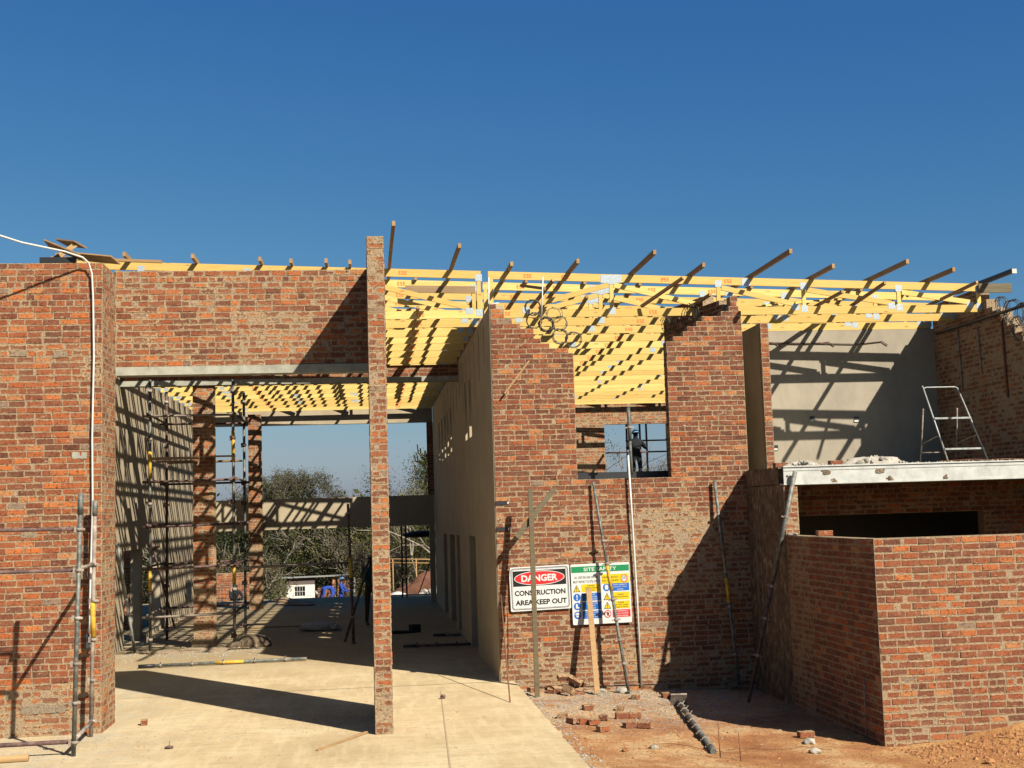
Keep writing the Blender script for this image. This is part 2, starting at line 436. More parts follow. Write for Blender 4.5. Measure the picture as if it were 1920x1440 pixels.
def brick_wall(name, label, cat, loc, faces, individual=300, group=None):
    t = thing(name, label, cat, loc, group)
    allb = []
    for f in faces: allb += hbuild(t, f)
    off = Matrix.Translation(-Vector(loc))
    def key(b):
        p = b[0].translation
        return (0 if in_frame(p, 10) else 1, (p-CAM_LOC).length)
    allb.sort(key=key)
    for b in allb[:individual]:
        o = bpy.data.objects.new('brick', brick_mesh(b[1], b[2], b[3], b[4])); COL.objects.link(o)
        o.parent = t; o.matrix_local = off @ b[0]
    rest = allb[individual:]
    if rest:
        mb = MB(); T_, S_, K_ = [], [], []
        for k, b in enumerate(rest):
            L = b[1]/1000; tone = (b[2]+.5)/16
            vs, fs = brick_geo(L, tone, b[3]/3, k*7+1, b[4]/1000)
            a, s, kk = brick_attrs(vs, L, tone, b[3]/3); T_ += a; S_ += s; K_ += kk
            mb.add([b[0] @ Vector(v) for v in vs], fs)
        mb.attr = {'tone': ('FLOAT', T_), 'smear': ('FLOAT', S_), 'bk': ('FLOAT_VECTOR', K_)}
        o = mb.build('brickwork', BRICK, t, kind='stuff')
        bm = bmesh.new(); bm.from_mesh(o.data); bmesh.ops.recalc_face_normals(bm, faces=bm.faces); bm.to_mesh(o.data); bm.free()
    return t

def loose_brick(x, y, z, rz, label, tone=6, rx=0, ry=0, L=220, name='loose_brick', cat='brick', group=None):
    o = bpy.data.objects.new(name, brick_mesh(L, tone, 1, 106)); COL.objects.link(o)
    o.location = (x, y, z); o.rotation_euler = (rx, ry, rz)
    return tag(o, label, cat, group)

# ================================================================== SETTING: ground
from mathutils import noise as mn
def sstep(a, b, x):
    t = max(0.0, min(1.0, (x-a)/(b-a))); return t*t*(3-2*t)
def gz(x, y):
    """height of the earth"""
    z = -.155-.037*max(0, min(x-2.3, 4.2))
    z += .03*sstep(2.9, 2.3, x)*sstep(12, 19, y)+.07*sstep(15.5, 13.6, y)*sstep(5, 2.3, x)
    z += .26*sstep(6.5, 8.6, x)*sstep(14.6, 15.7, y)-.03*sstep(6.0, 6.6, x)*sstep(16, 13, y)
    if x < 2.3: z = min(z, -.15)
    if y > 45.2:
        z -= 1.7*sstep(45.2, 58, y)
    if y > 58: z -= .02*min(y-58, 200)
    r = math.hypot(x, y)
    if r > 350:
        k = sstep(350, 1500, r)
        z += k*(21+9*math.sin(x*.0031+1)+6*math.sin(x*.0083)+4*math.sin(y*.004))
    z += .022*mn.fractal(Vector((x*1.3, y*1.3, 0)), .9, 2.1, 5)*(1 if r < 60 else 8)
    if 8 < y < 22 and x > 2.2: z += .012*mn.fractal(Vector((x*6, y*6, 3)), .8, 2.1, 4)
    return z
def axis(fine0, fine1, st, lim0, lim1):
    a = list(np.arange(fine0, fine1, st)); k = st; x = fine1
    while x < lim1: a.append(x); k *= 1.22; x += k
    a.append(lim1); k = st; x = fine0-st
    while x > lim0: a.insert(0, x); k *= 1.22; x -= k
    a.insert(0, lim0); return a
xs = axis(2.0, 10.0, .09, -3500, 3500); ys = axis(12.5, 21.5, .09, -300, 4500)
g = MB(); nx = len(xs)
g.v = [(x, y, gz(x, y)) for y in ys for x in xs]
g.f = [(j*nx+i, j*nx+i+1, (j+1)*nx+i+1, (j+1)*nx+i) for j in range(len(ys)-1) for i in range(nx-1)]
g.sm = [True]*len(g.f)
m, nt, b = mat('earth', .97, spec=.1)
P_ = pos(nt)
n = noise(nt, P_, 1.1, 8, .62); nf = noise(nt, P_, 22, 8, .75); ng = noise(nt, P_, 4.5, 6, .7)
col = ramp(nt, n, [(.34, (.23,.095,.038)), (.48, (.33,.17,.072)), (.58, (.42,.28,.14))])
col = mix(nt, ramp(nt, nf, [(.36, .65), (.55, 0.0)]), col, (.14,.08,.042))
sp = nd(nt, 'ShaderNodeSeparateXYZ'); lk(nt, P_, sp.inputs[0])
# grey building grit towards the wall, orange spoil to the right, green far away
gritf = math_(nt, 'MULTIPLY', ramp(nt, math_(nt, 'MULTIPLY_ADD', sp.outputs[1], .1, -1.2), [(.42, 0.0), (.68, 1.0)]), ramp(nt, ng, [(.40, 0.0), (.58, .8)]))
col = mix(nt, gritf, col, mix(nt, ramp(nt, nf, [(.35, 0.0), (.6, 1.0)]), (.16,.14,.11), (.34,.30,.24)))
orf = math_(nt, 'MULTIPLY', ramp(nt, math_(nt, 'MULTIPLY_ADD', sp.outputs[0], .1, 0), [(.55, 0.0), (.72, 1.0)]), ramp(nt, n, [(.38, .25), (.6, .9)]))
col = mix(nt, orf, col, mix(nt, ramp(nt, nf, [(.35, 0.0), (.6, 1.0)]), (.21,.095,.03), (.38,.215,.078)))
col = mix(nt, ramp(nt, math_(nt, 'MULTIPLY_ADD', sp.outputs[1], -.1, 1.0), [(.0, 0.0), (.3, .85)]), col, (.07,.065,.055))  # unseen ground around the camera darkened to cut bounced light
far = ramp(nt, math_(nt, 'MULTIPLY_ADD', sp.outputs[1], .02, -1.0), [(.05, 0.0), (.35, 1.0)])
col = mix(nt, far, col, ramp(nt, noise(nt, P_, .35, 8, .7), [(.35, (.05,.06,.022)), (.6, (.14,.125,.055))]))
lk(nt, col, b.inputs['Base Color']); bump(nt, b, math_(nt, 'ADD', nf, ng), 1.0, .03)
EARTH = m
g.build('ground', EARTH, kind='structure', origin=(0,0,0))

# concrete floor slab (real step down to the earth on its right edge)
m, nt, b = mat('dusty_slab', .97, spec=.04)
P_ = pos(nt)
n = noise(nt, P_, .55, 8, .62); n2 = noise(nt, pos(nt, (.5,2.2,1)), 3.2, 7, .7); nf = noise(nt, P_, 34, 7, .75)
col = ramp(nt, n, [(.34, (.37,.275,.155)), (.5, (.455,.345,.20)), (.66, (.51,.405,.25))])
col = mix(nt, ramp(nt, n2, [(.48, 0.0), (.66, .6)]), col, (.33,.235,.135))
n5 = noise(nt, P_, 1.3, 9, .75)
col = mix(nt, ramp(nt, n5, [(.50, 0.0), (.60, .55)]), col, (.40,.285,.165))
col = mix(nt, ramp(nt, noise(nt, pos(nt, (1.6,.5,1)), 7, 8, .8), [(.58, 0.0), (.66, .7)]), col, (.24,.17,.10))
trk = noise(nt, pos(nt, (2.6,.35,1)), 2.0, 7, .72); spk = noise(nt, P_, 9, 8, .8)
col = mix(nt, ramp(nt, trk, [(.36, .4), (.52, 0.0)]), col, (.58,.45,.285))
col = mix(nt, ramp(nt, spk, [(.54, 0.0), (.68, .65)]), col, (.25,.18,.10))
sp = nd(nt, 'ShaderNodeSeparateXYZ'); lk(nt, P_, sp.inputs[0])
dirt = math_(nt, 'MULTIPLY', ramp(nt, math_(nt, 'MULTIPLY_ADD', sp.outputs[0], -.15, 0), [(.32, 0.0), (.55, 1.0)]), ramp(nt, noise(nt, P_, 2.4, 7, .75), [(.42, 0.0), (.6, .75)]))
col = mix(nt, dirt, col, mix(nt, ramp(nt, nf, [(.35, 0.0), (.6, 1.0)]), (.23,.20,.145), (.45,.385,.28)))
in_shade = ramp(nt, math_(nt, 'MULTIPLY_ADD', sp.outputs[1], .1, -2.0), [(.25, 0.0), (.6, .6)])  # floor colour darkened indoors to deepen the shade of the hall
col = mix(nt, in_shade, col, (.22,.155,.085))
col = mix(nt, ramp(nt, nf, [(.30, .4), (.45, 0.0)]), col, (.27,.205,.13))
lk(nt, col, b.inputs['Base Color']); bump(nt, b, math_(nt, 'ADD', nf, n2), .6, .012)
SLAB = m
g = MB()
# front apron with a slightly ragged right edge, then the room floors behind
edge = [(2.27+.035*mn.noise(Vector((0, y*2.3, 0)))+.022*mn.noise(Vector((3, y*9, 0))), y) for y in np.arange(9.0, 20.87, .05)]
n_ = len(edge); vs = []
for x, y in edge: vs += [(-14, y, 0), (x, y, 0), (x+.01, y, -.3)]
fs = [(i*3, i*3+1, i*3+4, i*3+3) for i in range(n_-1)]+[(i*3+1, i*3+2, i*3+5, i*3+4) for i in range(n_-1)]
g.add(vs, fs)
ye = edge[-1][1]
g.add([(-14,ye,0),(12.5,ye+.06,0),(12.5,45,0),(-14,45,0),(12.5,45,-.5),(-14,45,-.5)], [(0,1,2,3),(3,2,4,5)])
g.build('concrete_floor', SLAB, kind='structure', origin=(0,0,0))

MB().add([(1.02, 20.0, .0045), (1.035, 20.0, .0045), (.79, 13.4, .0045), (.77, 13.4, .0045)], [(3,2,1,0)]).build('slab_joint', mat_flat('joint_dust', (.40,.30,.18), .95), kind='structure', origin=(0,0,0))
# upper floor deck above the right-hand rooms
g = MB().box(6.52, 12.5, 19.08, 20.86, 3.035, 3.30).box(6.37, 12.5, 20.86, 21.09, 3.035, 3.30).box(2.28, 12.5, 21.09, 40.78, 3.0, 3.225)
g.build('upper_floor_deck', CONC, kind='structure', origin=(0,0,0))

# scattered grit: stones on the earth and chips on the slab (nobody could count them)
def stones(region, n, smin, smax, mat_, name, seed, zf):
    q = random.Random(seed); mb = MB()
    for _ in range(n):
        x, y = region(q); s = smin+(smax-smin)*q.random()**3; z = zf(x, y)
        r = [q.uniform(.6, 1.2)*s for _ in range(6)]; a = q.uniform(0, 3.1)
        ca, sa = math.cos(a), math.sin(a)
        p = [(r[0],0,0),(0,r[1]*.8,0),(-r[2],0,0),(0,-r[3]*.8,0),(0,0,r[4]*.6),(0,0,-r[5]*.3)]
        mb.add([(x+u*ca-v*sa, y+u*sa+v*ca, z+w) for u,v,w in p], [(0,1,4),(1,2,4),(2,3,4),(3,0,4),(1,0,5),(2,1,5),(3,2,5),(0,3,5)])
    o = mb.build(name, mat_, kind='stuff', origin=(0,0,0)); return o
GRIT = mat_simple('grey_grit', [(.13,.11,.085), (.27,.24,.19), (.41,.365,.29)], 22, bstr=.3)
CLOD = mat_simple('earth_clods', [(.13,.052,.02), (.25,.11,.04), (.35,.18,.075)], 12, bstr=.3)
stones(lambda q: (q.triangular(2.4, 6.3, 3.6), 20.8-abs(q.gauss(0, 1.7))), 2600, .008, .035, GRIT, 'building_grit', 5, gz)
stones(lambda q: (q.uniform(2.35, 9.5), q.uniform(12.8, 19.5)), 5200, .005, .032, CLOD, 'earth_clods', 6, gz)
stones(lambda q: (q.uniform(6.4, 9.5), 15.35-abs(q.gauss(0, .55))), 3200, .006, .05, CLOD, 'earth_clods', 16, gz)
stones(lambda q: (2.33+abs(q.gauss(0, .12)), q.uniform(13, 20.7)), 900, .008, .04, GRIT, 'building_grit', 7, gz)
stones(lambda q: (-3.4-abs(q.gauss(0, .9)) if q.random() < .7 else q.uniform(-3.4, -1.5), 17.35-abs(q.gauss(0, .9))), 1500, .004, .02, GRIT, 'building_grit', 8, lambda x, y: 0.0)
stones(lambda q: (q.gauss(-.75, .35), q.gauss(17.6, .35)), 500, .004, .02, GRIT, 'building_grit', 9, lambda x, y: 0.0)
stones(lambda q: (q.uniform(-3.2, 2.1), q.uniform(15, 26)), 380, .004, .02, CLOD, 'floor_crumbs', 10, lambda x, y: 0.0)
stones(lambda q: (q.uniform(-5.3, -2.3), q.gauss(27.6, .6)), 900, .01, .05, GRIT, 'mortar_droppings', 11, lambda x, y: 0.0)

# ================================================================== BUILDING: brick walls
def blob2(*gs):
    return lambda u, z: max([.33]+[a*math.exp(-((u-x)/sx)**2-((z-zz)/sz)**2) for x, zz, sx, sz, a in gs])
LW = brick_wall('brick_wall', 'tall orange-red brick wall at the far left, with the white conduit running down it', 'wall', (-5.4, 17.6, 0), [
    dict(o=(-7.0, 17.5), L=3.43, z0=-.095, z1=6.28, pal='orange', thick=.22, seed=11, smear=lambda u, z: .9 if z < .6 else (.62 if 4.6 < z < 5.1 else .24)),
    dict(o=(-3.57, 17.5), rot=90, L=.9, z0=-.095, z1=6.28, pal='orange', seed=12, smear=lambda u, z: .75)])
MB().box(-3.80, -3.57, 17.722, 18.398, -.1, 6.28).build('mortar_bed', BED, LW)
# patches of cement and putlog holes
for k, (x, z, w, h, mm) in enumerate([(-3.86, 3.66, .2, .085, CONC), (-4.66, 5.05, .22, .08, ROUGH), (-4.12, 5.03, .2, .085, ROUGH), (-4.5, 2.62, .22, .08, ROUGH), (-4.3, .35, .6, .12, ROUGH)]):
    q = random.Random(k); pts = []
    for e_ in range(28):
        t_ = 2*math.pi*e_/28; cx = max(-1, min(1, 1.35*math.cos(t_))); cz = max(-1, min(1, 1.35*math.sin(t_))); pts.append((x+cx*w/2*q.uniform(.86, 1.06), z+cz*h/2*q.uniform(.8, 1.15)))
    MB().add([(a_, 17.489, c_) for a_, c_ in pts]+[(a_, 17.505, c_) for a_, c_ in pts], [tuple(range(28)), *[(e_, e_+28, (e_+1) % 28+28, (e_+1) % 28) for e_ in range(28)]]).build('cement_patch', mm, LW)
UW = brick_wall('lintel_wall', 'upper brick wall bridging the big opening, carried on a pale concrete lintel', 'wall', (-1.8, 18.5, 4.83), [
    dict(o=(-3.568, 18.4), L=3.572, z0=4.948, z1=6.335, pal='orange', thick=.22, seed=21, ch=.0867, smear=lambda u, z: .9 if (5.2 < z < 5.7 and 1.6 < u < 2.6) else .48)], )
MB().box(-3.566, .008, 18.375, 18.625, 4.828, 4.945).build('lintel', CONC, UW)
FIN = brick_wall('brick_pier', 'tall slender free-standing brick pier, one brick wide, rising above the roof line', 'pier', (.12, 17.5, 0), [
    dict(o=(.01, 16.36), L=.22, z0=0, z1=6.37, pal='pier', thick=2.24, bond='pier', seed=31, smear=lambda u, z: .95 if z > 5.7 or z < .5 else .72),
    dict(o=(.01, 18.6), rot=-90, L=2.235, z0=0, z1=6.37, pal='pier', seed=32),
    dict(o=(.23, 16.365), rot=90, L=2.235, z0=0, z1=6.37, pal='pier', seed=33)], individual=300)
STEP_L = [(6.13, .10), (6.045, .23), (5.96, .23), (5.875, .36), (5.79, .50), (5.705, .72), (5.62, .72), (5.535, .84), (5.45, .98)]
STEP_R = [(6.22, 4.13, 4.26), (6.135, 4.13, 4.24), (6.05, 4.10, 4.27), (5.965, 3.96, 4.31), (5.88, 3.62, 4.31), (5.795, 3.52, 4.31), (5.71, 3.36, 4.31), (5.625, 3.28, 4.31), (5.55, 3.1, 4.31)]
def block_spans(z):
    out = []
    if z < 3.24: return [(0, 4.31)]
    if z < 5.365: out.append((0, 1.38))
    elif z < 5.45: out.append((0, 1.30))
    else:
        for zz, w in STEP_L:
            if z > zz: out.append((0, w)) if z < zz+.09 else None; break
    if z < 5.55: out.append((2.98, 4.31))
    else:
        for zz, a, b_ in STEP_R:
            if z > zz:
                if z < zz+.09: out.append((a, b_))
                break
    return out
BL = brick_wall('brick_wall', 'large brick wall with the window opening and stepped broken top, behind the two safety signs', 'wall', (4.2, 20.97, 0), [
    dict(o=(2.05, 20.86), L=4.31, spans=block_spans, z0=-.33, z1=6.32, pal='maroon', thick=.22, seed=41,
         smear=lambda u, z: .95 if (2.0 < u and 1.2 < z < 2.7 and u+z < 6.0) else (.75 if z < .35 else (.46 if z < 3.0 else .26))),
    dict(o=(5.03, 21.08), rot=-90, L=.22, z0=3.24, z1=5.55, pal='maroon', seed=42)], individual=300)
# low wall on the right (two sides of it) and the pier that carries the steel lintel
brick_wall('low_brick_wall', 'low sunlit brick wall at the lower right corner, its near end casting a wide shadow', 'wall', (7.5, 15.6, -.3), [
    dict(o=(6.3, 15.5), L=4.3, z0=-.44, z1=2.265, pal='red', thick=.22, seed=51, ch=.09, smear=lambda u, z: .32 if z > .2 else .5)])
LS = brick_wall('low_brick_wall', 'shaded low brick side wall running from the sunlit corner back to the rough pier', 'wall', (6.4, 17.2, -.3), [
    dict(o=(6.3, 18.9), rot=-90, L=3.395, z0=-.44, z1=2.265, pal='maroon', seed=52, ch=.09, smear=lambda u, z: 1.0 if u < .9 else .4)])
MB().box(6.303, 6.52, 15.722, 18.9, -.44, 2.255).build('mortar_bed', BED, LS)
SP = brick_wall('brick_pier', 'rough cement-smeared pier carrying the left end of the white steel lintel', 'pier', (6.4, 19.9, -.3), [
    dict(o=(6.302, 18.9), L=.215, z0=2.265, z1=3.025, pal='red', thick=.24, bond='pier', seed=61, smear=lambda u, z: .8),
    ])
def rough_box(x0, x1, y0, y1, z0, z1, amp, st=.06, seed=0):
    """box whose -X face is a lumpy hand-thrown surface"""
    mb = MB(); ny = max(2, int((y1-y0)/st)); nz = max(2, int((z1-z0)/st)); vs = []
    for i in range(nz+1):
        for j in range(ny+1):
            y = y0+(y1-y0)*j/ny; z = z0+(z1-z0)*i/nz
            edge_ = 0 if 0 < i < nz and 0 < j < ny else 1
            vs.append((x0-(0 if edge_ and j in (0, ny) else amp)*(.5+mn.noise(Vector((y*7, z*3.5, seed)))+.5*mn.noise(Vector((y*19, z*11, seed)))), y+(0 if j in (0, ny) else rnd.uniform(-.01,.01)), z+(0 if i in (0,) else rnd.uniform(-.012,.012))))
    w = ny+1
    mb.add(vs, [(i*w+j, (i+1)*w+j, (i+1)*w+j+1, i*w+j+1) for i in range(nz) for j in range(ny)], True)
    mb.box(x0+.02, x1, y0+.002, y1-.002, z0+.002, z1-.02)
    return mb
rough_box(6.30, 6.52, 18.905, 20.85, -.44, 2.265, .016, seed=4).build('rough_render', THROWN, SP)
rough_box(6.30, 6.52, 19.135, 20.85, 2.268, 3.03, .018, seed=2).build('rough_render', THROWN, SP)
rough_box(6.302, 6.52, 18.93, 19.135, 2.27, 3.03, .008, seed=3).build('rough_render', THROWN, SP)
st = rough_box(6.29, 6.53, 19.085, 20.855, 3.04, 3.305, .02, .05, seed=5).build('concrete_lintel', THROWN)
tag(st, 'rough dark concrete deck edge between the brick wall and the white steel lintel', 'lintel')

# white galvanised lintel
sb = thing('steel_lintel', 'long white galvanised steel lintel with rust-brown mortar drips, over the dark opening', 'lintel', (9.4, 18.98, 3.03))
mb = MB().box(6.305, 12.6, 18.885, 18.905, 3.045, 3.292)
mb.build('web_plate', BEAMW, sb)
MB().box(6.30, 12.6, 18.872, 19.075, 3.022, 3.0445).build('bottom_flange', BEAMW, sb)
MB().box(6.30, 12.6, 18.868, 19.075, 3.2925, 3.312).build('top_flange', BEAMW, sb)
MB().box(6.31, 12.6, 18.8795, 18.8845, 3.235, 3.243).build('rib', GALV, sb)
MB().tube([(6.36, 18.886, 3.16), (6.36, 18.876, 3.16)], .014, 10).build('bolt', BLACK, sb)
for x, w in ((6.98, .07), (7.10, .045), (7.85, .08), (8.0, .05), (8.9, .04)):
    MB().blob((x, 18.885, 3.20 if w > .06 else 3.07), (w, .003, .035), 3, .4, int(x*9)).build('mortar_drip', THROWN, sb)

def holed_wall(name, axis_, plane, th, u0, u1, z0, z1, holes, mat_, label, cat='wall', extra=None):
    """wall in the plane X=plane ('x') or Y=plane ('y'), with rectangular holes (u0,u1,z0,z1)"""
    us = sorted({u0, u1, *[h[0] for h in holes], *[h[1] for h in holes]}); zs = sorted({z0, z1, *[h[2] for h in holes], *[h[3] for h in holes]})
    mb = MB(); VI = {}
    def vid(u, z, s):
        k = (round(u, 4), round(z, 4), s)
        if k not in VI:
            VI[k] = len(mb.v); w = plane+(th if s else 0)
            mb.v.append((w, u, z) if axis_ == 'x' else (u, w, z))
        return VI[k]
    solid = lambda i, j: 0 <= i < len(us)-1 and 0 <= j < len(zs)-1 and not any(h[0] <= (us[i]+us[i+1])/2 <= h[1] and h[2] <= (zs[j]+zs[j+1])/2 <= h[3] for h in holes)
    for i in range(len(us)-1):
        for j in range(len(zs)-1):
            if not solid(i, j): continue
            a, b_, c, d = us[i], us[i+1], zs[j], zs[j+1]
            fs = [(vid(a,c,0), vid(b_,c,0), vid(b_,d,0), vid(a,d,0)), (vid(a,c,1), vid(a,d,1), vid(b_,d,1), vid(b_,c,1))]
            if not solid(i-1, j): fs.append((vid(a,c,0), vid(a,d,0), vid(a,d,1), vid(a,c,1)))
            if not solid(i+1, j): fs.append((vid(b_,c,0), vid(b_,c,1), vid(b_,d,1), vid(b_,d,0)))
            if not solid(i, j-1): fs.append((vid(a,c,0), vid(a,c,1), vid(b_,c,1), vid(b_,c,0)))
            if not solid(i, j+1): fs.append((vid(a,d,0), vid(b_,d,0), vid(b_,d,1), vid(a,d,1)))
            mb.f += fs; mb.sm += [False]*len(fs)
    o = mb.build(name, mat_)
    bm = bmesh.new(); bm.from_mesh(o.data); bmesh.ops.recalc_face_normals(bm, faces=bm.faces); bm.to_mesh(o.data); bm.free()
    return tag(o, label, cat)

# corridor wall right of the hall
CW = holed_wall('plastered_wall', 'x', 2.035, .235, 20.875, 40.78, 0.0, 6.19,
    [(25.0, 26.55, 0.0, 2.28), (29.45, 30.5, 0.0, 2.24), (31.2, 33.2, 0.0, 2.22), (34.5, 36.0, 0.0, 2.2),
     (25.15, 25.75, 4.27, 5.45), (26.3, 26.85, 4.27, 5.5), (31.4, 31.9, 4.25, 5.4), (32.6, 33.1, 4.25, 5.4), (33.9, 34.4, 4.25, 5.4), (35.3, 35.8, 4.25, 5.4), (36.8, 37.3, 4.25, 5.4)],
    PLASTER, 'long shaded plastered wall of the hall with doorways and narrow high slots')
MB().box(2.036, 2.049, 20.87, 21.1, 6.1905, 6.23).build('plaster_upstand', PLASTER, CW)
for y0, y1 in ((25.15, 25.75), (26.3, 26.85), (31.4, 31.9), (32.6, 33.1), (33.9, 34.4), (35.3, 35.8), (36.8, 37.3)):
    MB().box(2.12, 2.2, y0, y1, 4.88+.12*math.sin(y0*3), 5.5).build('slot_shade_panel', BED, CW)  # added panels close the upper part of each slot so it stays dark
# plaster ridges and splashes near the wall head
for k in range(13):
    y = 22.0+k*1.05
    MB().box(2.026, 2.034, y, y+.18, 5.35-.2*(k % 3), 6.0).build('plaster_ridge', PLASTER, CW)
# left hall wall
LPW = holed_wall('plastered_wall', 'x', -5.67, .22, 18.63, 40.78, 0.0, 6.19,
    [(29.05, 31.0, 0.0, 2.14), (31.35, 33.9, .12, 2.15)], PLASTER, 'sunlit plastered left wall of the hall striped with truss shadows')
# rooms beyond the two left openings
tag(MB().box(-8.2, -8.0, 26, 31.1, -.1, 3).build('brick_wall', BED), 'dark inner wall seen through the left doorway of the hall', 'wall')
lb = brick_wall('brick_wall', 'small brick return wall seen through the left window opening of the hall', 'wall', (-7.0, 34.4, 0), [
    dict(o=(-8.0, 34.3), L=2.0, z0=0, z1=2.6, pal='pier', thick=.22, seed=66)], individual=0)
# cross lintel inside hall
XL = brick_wall('lintel_wall', 'short brick courses over the inner concrete lintel, deep in the hall under the trusses', 'wall', (-1.7, 28.7, 5.75), [
    dict(o=(-5.448, 28.6), L=7.48, z0=5.872, z1=6.13, pal='maroon', thick=.22, seed=71)], individual=60)
MB().box(-5.446, 2.033, 28.575, 28.84, 5.75, 5.868).build('lintel', CONC, XL)
CA = brick_wall('brick_column', 'nearer square brick column inside the hall, caged by the scaffold tower', 'column', (-3.67, 28.86, 0), [
    dict(o=(-3.89, 28.64), L=.44, z0=0, z1=5.745, pal='pier', thick=.44, seed=81, smear=lambda u, z: 1.0 if z < 1.2 else .6),
    dict(o=(-3.45, 28.645), rot=90, L=.43, z0=0, z1=5.745, pal='pier', seed=82, smear=lambda u, z: 1.0)])
MB().box(-3.93, -3.43, 28.6, 29.1, 0.0, .19).build('cement_base', ROUGH, CA)
MB().box(-3.449, -3.40, 28.66, 28.70, 0, 5.7).build('corner_board', PINE_OLD, CA)
CB = brick_wall('brick_column', 'farther brick column at the back of the hall in front of the sky opening', 'column', (-3.58, 40.4, 0), [
    dict(o=(-3.77, 40.2), L=.38, z0=0, z1=6.0, pal='pier', thick=.38, seed=83, smear=lambda u, z: 1.0 if z < 2 else .5)], individual=120)
MB().box(-3.389, -3.35, 40.22, 40.27, 0, 5.9).build('corner_board', PINE_OLD, CB)
# back of the hall
holed_wall('rear_frame_wall', 'y', 40.8, .22, -5.67, 2.03, 0.0, 6.75, [(-5.45, 1.86, 3.38, 5.72), (-5.45, 1.86, 0.0, 2.42)], PLASTER,
    'rear plastered frame of the hall with a spandrel band between two open bays')
brick_wall('rear_brick_wall', 'rear upstairs brick wall with an opening to the sky, seen through the window', 'wall', (6, 40.9, 3.3), [
    dict(o=(2.3, 40.8), L=8.6, spans=lambda z: [(0, 5.35), (7.45, 8.6)] if 3.80 < z < 5.52 else [(0, 8.6)], z0=3.305, z1=6.75, pal='orange', thick=.22, seed=91, smear=lambda u, z: .8)], individual=150)
jb = brick_wall('brick_jamb', 'ragged narrow brick jamb at the right end of the rear hall opening', 'wall', (1.95, 40.75, 3.4), [
    dict(o=(1.83, 40.7), L=.2, z0=3.4, z1=5.7, pal='pier', thick=.09, seed=92, bond='pier')])
# upper right room
holed_wall('plastered_wall', 'y', 24.1, .22, 6.37, 11.42, 3.305, 6.15, [], PLASTER_G, 'grey plastered upper wall patterned with truss shadows, above the white steel lintel')
for x, z, kk in ((8.69, 4.39, 8.37), (9.59, 4.36, 9.24), (7.91, 3.84, 7.62)):
    e = thing('electrical_box', {8.37: 'left of the two upper conduit boxes set in the grey plastered wall', 9.24: 'right-hand upper conduit box set in the grey plastered wall', 7.62: 'lowest conduit box, near the left edge of the grey plastered wall'}[kk], 'conduit box', (x, 24.09, z), 'electrical boxes in the upper plastered wall')
    MB().box(x-.05, x+.05, 24.086, 24.099, z-.05, z+.05).build('box_mouth', BLACK, e)
    MB().box(x-.05, x+.035, 24.080, 24.0855, z-.05, z-.012).build('flap', WHITEP, e)
stub = MB().box(6.75, 6.88, 21.18, 22.4, 3.305, 5.86).build('plastered_wall', PLASTER); tag(stub, 'short shaded plastered wall stub beside the tall right brick pillar', 'wall')
stb = brick_wall('brick_wall_end', 'narrow brick end face of the plastered wall stub, left of the grey plastered wall', 'wall', (6.82, 21.1, 3.3), [
    dict(o=(6.75, 21.06), L=.14, z0=3.305, z1=5.85, pal='pier', thick=.115, seed=95, bond='pier')])
def rw_spans(z):
    for zz, u in ((6.35, 1.95), (6.22, 2.25), (6.1, 2.45), (5.95, 2.75), (5.78, 2.95), (5.6, 3.2), (5.4, 3.43)):
        if z > zz: return [(0, u)]
    return [(0, 4.9)]
brick_wall('brick_wall', 'shaded brick gable wall at the far right, ragged top hung with razor wire', 'wall', (11.4, 21.5, 3.3), [
    dict(o=(11.3, 24.1), rot=-90, spans=rw_spans, L=4.9, z0=3.305, z1=6.6, pal='maroon', thick=.22, seed=96, smear=lambda u, z: .85),
    dict(o=(11.303, 19.2), L=.215, z0=3.305, z1=5.4, pal='red', seed=97, bond='pier')])
tag(MB().box(11.3, 11.52, 24.325, 40.78, 3.305, 6.15).build('side_wall', PLASTER), 'plastered outer side wall of the upper floor behind the grey room', 'wall')
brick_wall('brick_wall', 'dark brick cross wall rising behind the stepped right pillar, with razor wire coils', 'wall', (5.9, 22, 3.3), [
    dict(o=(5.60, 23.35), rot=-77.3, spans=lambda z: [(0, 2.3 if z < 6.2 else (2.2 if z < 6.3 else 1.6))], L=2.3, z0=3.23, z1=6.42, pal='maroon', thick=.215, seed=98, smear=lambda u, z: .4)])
# dark lower room
brick_wall('inner_brick_wall', 'unlit brick wall with a long black opening under the white steel lintel', 'wall', (9, 20.9, 0), [
    dict(o=(6.525, 20.86), L=5.98, spans=lambda z: [(0, .36), (3.95, 5.98)] if 1.0 < z < 2.49 else [(0, 5.98)], z0=-.2, z1=3.03, pal='red', thick=.22, seed=99, smear=lambda u, z: .5)], individual=150)
holed_wall('rear_lower_wall', 'y', 40.8, .2, 2.28, 12.48, 0.0, 3.03, [(4.0, 5.0, 0, 2.1)], PLASTER, 'lower rear wall closing the ground-floor rooms at the back')
holed_wall('enclosing_wall', 'x', 12.5, .2, 15.7, 45, -.2, 3.3, [], PLASTER, 'outer wall closing the dark lower room on the right')
holed_wall('partition_wall', 'y', 25.0, .2, 2.28, 12.48, 0.0, 3.03, [], PLASTER, 'inner partition at the back of the dark lower room')

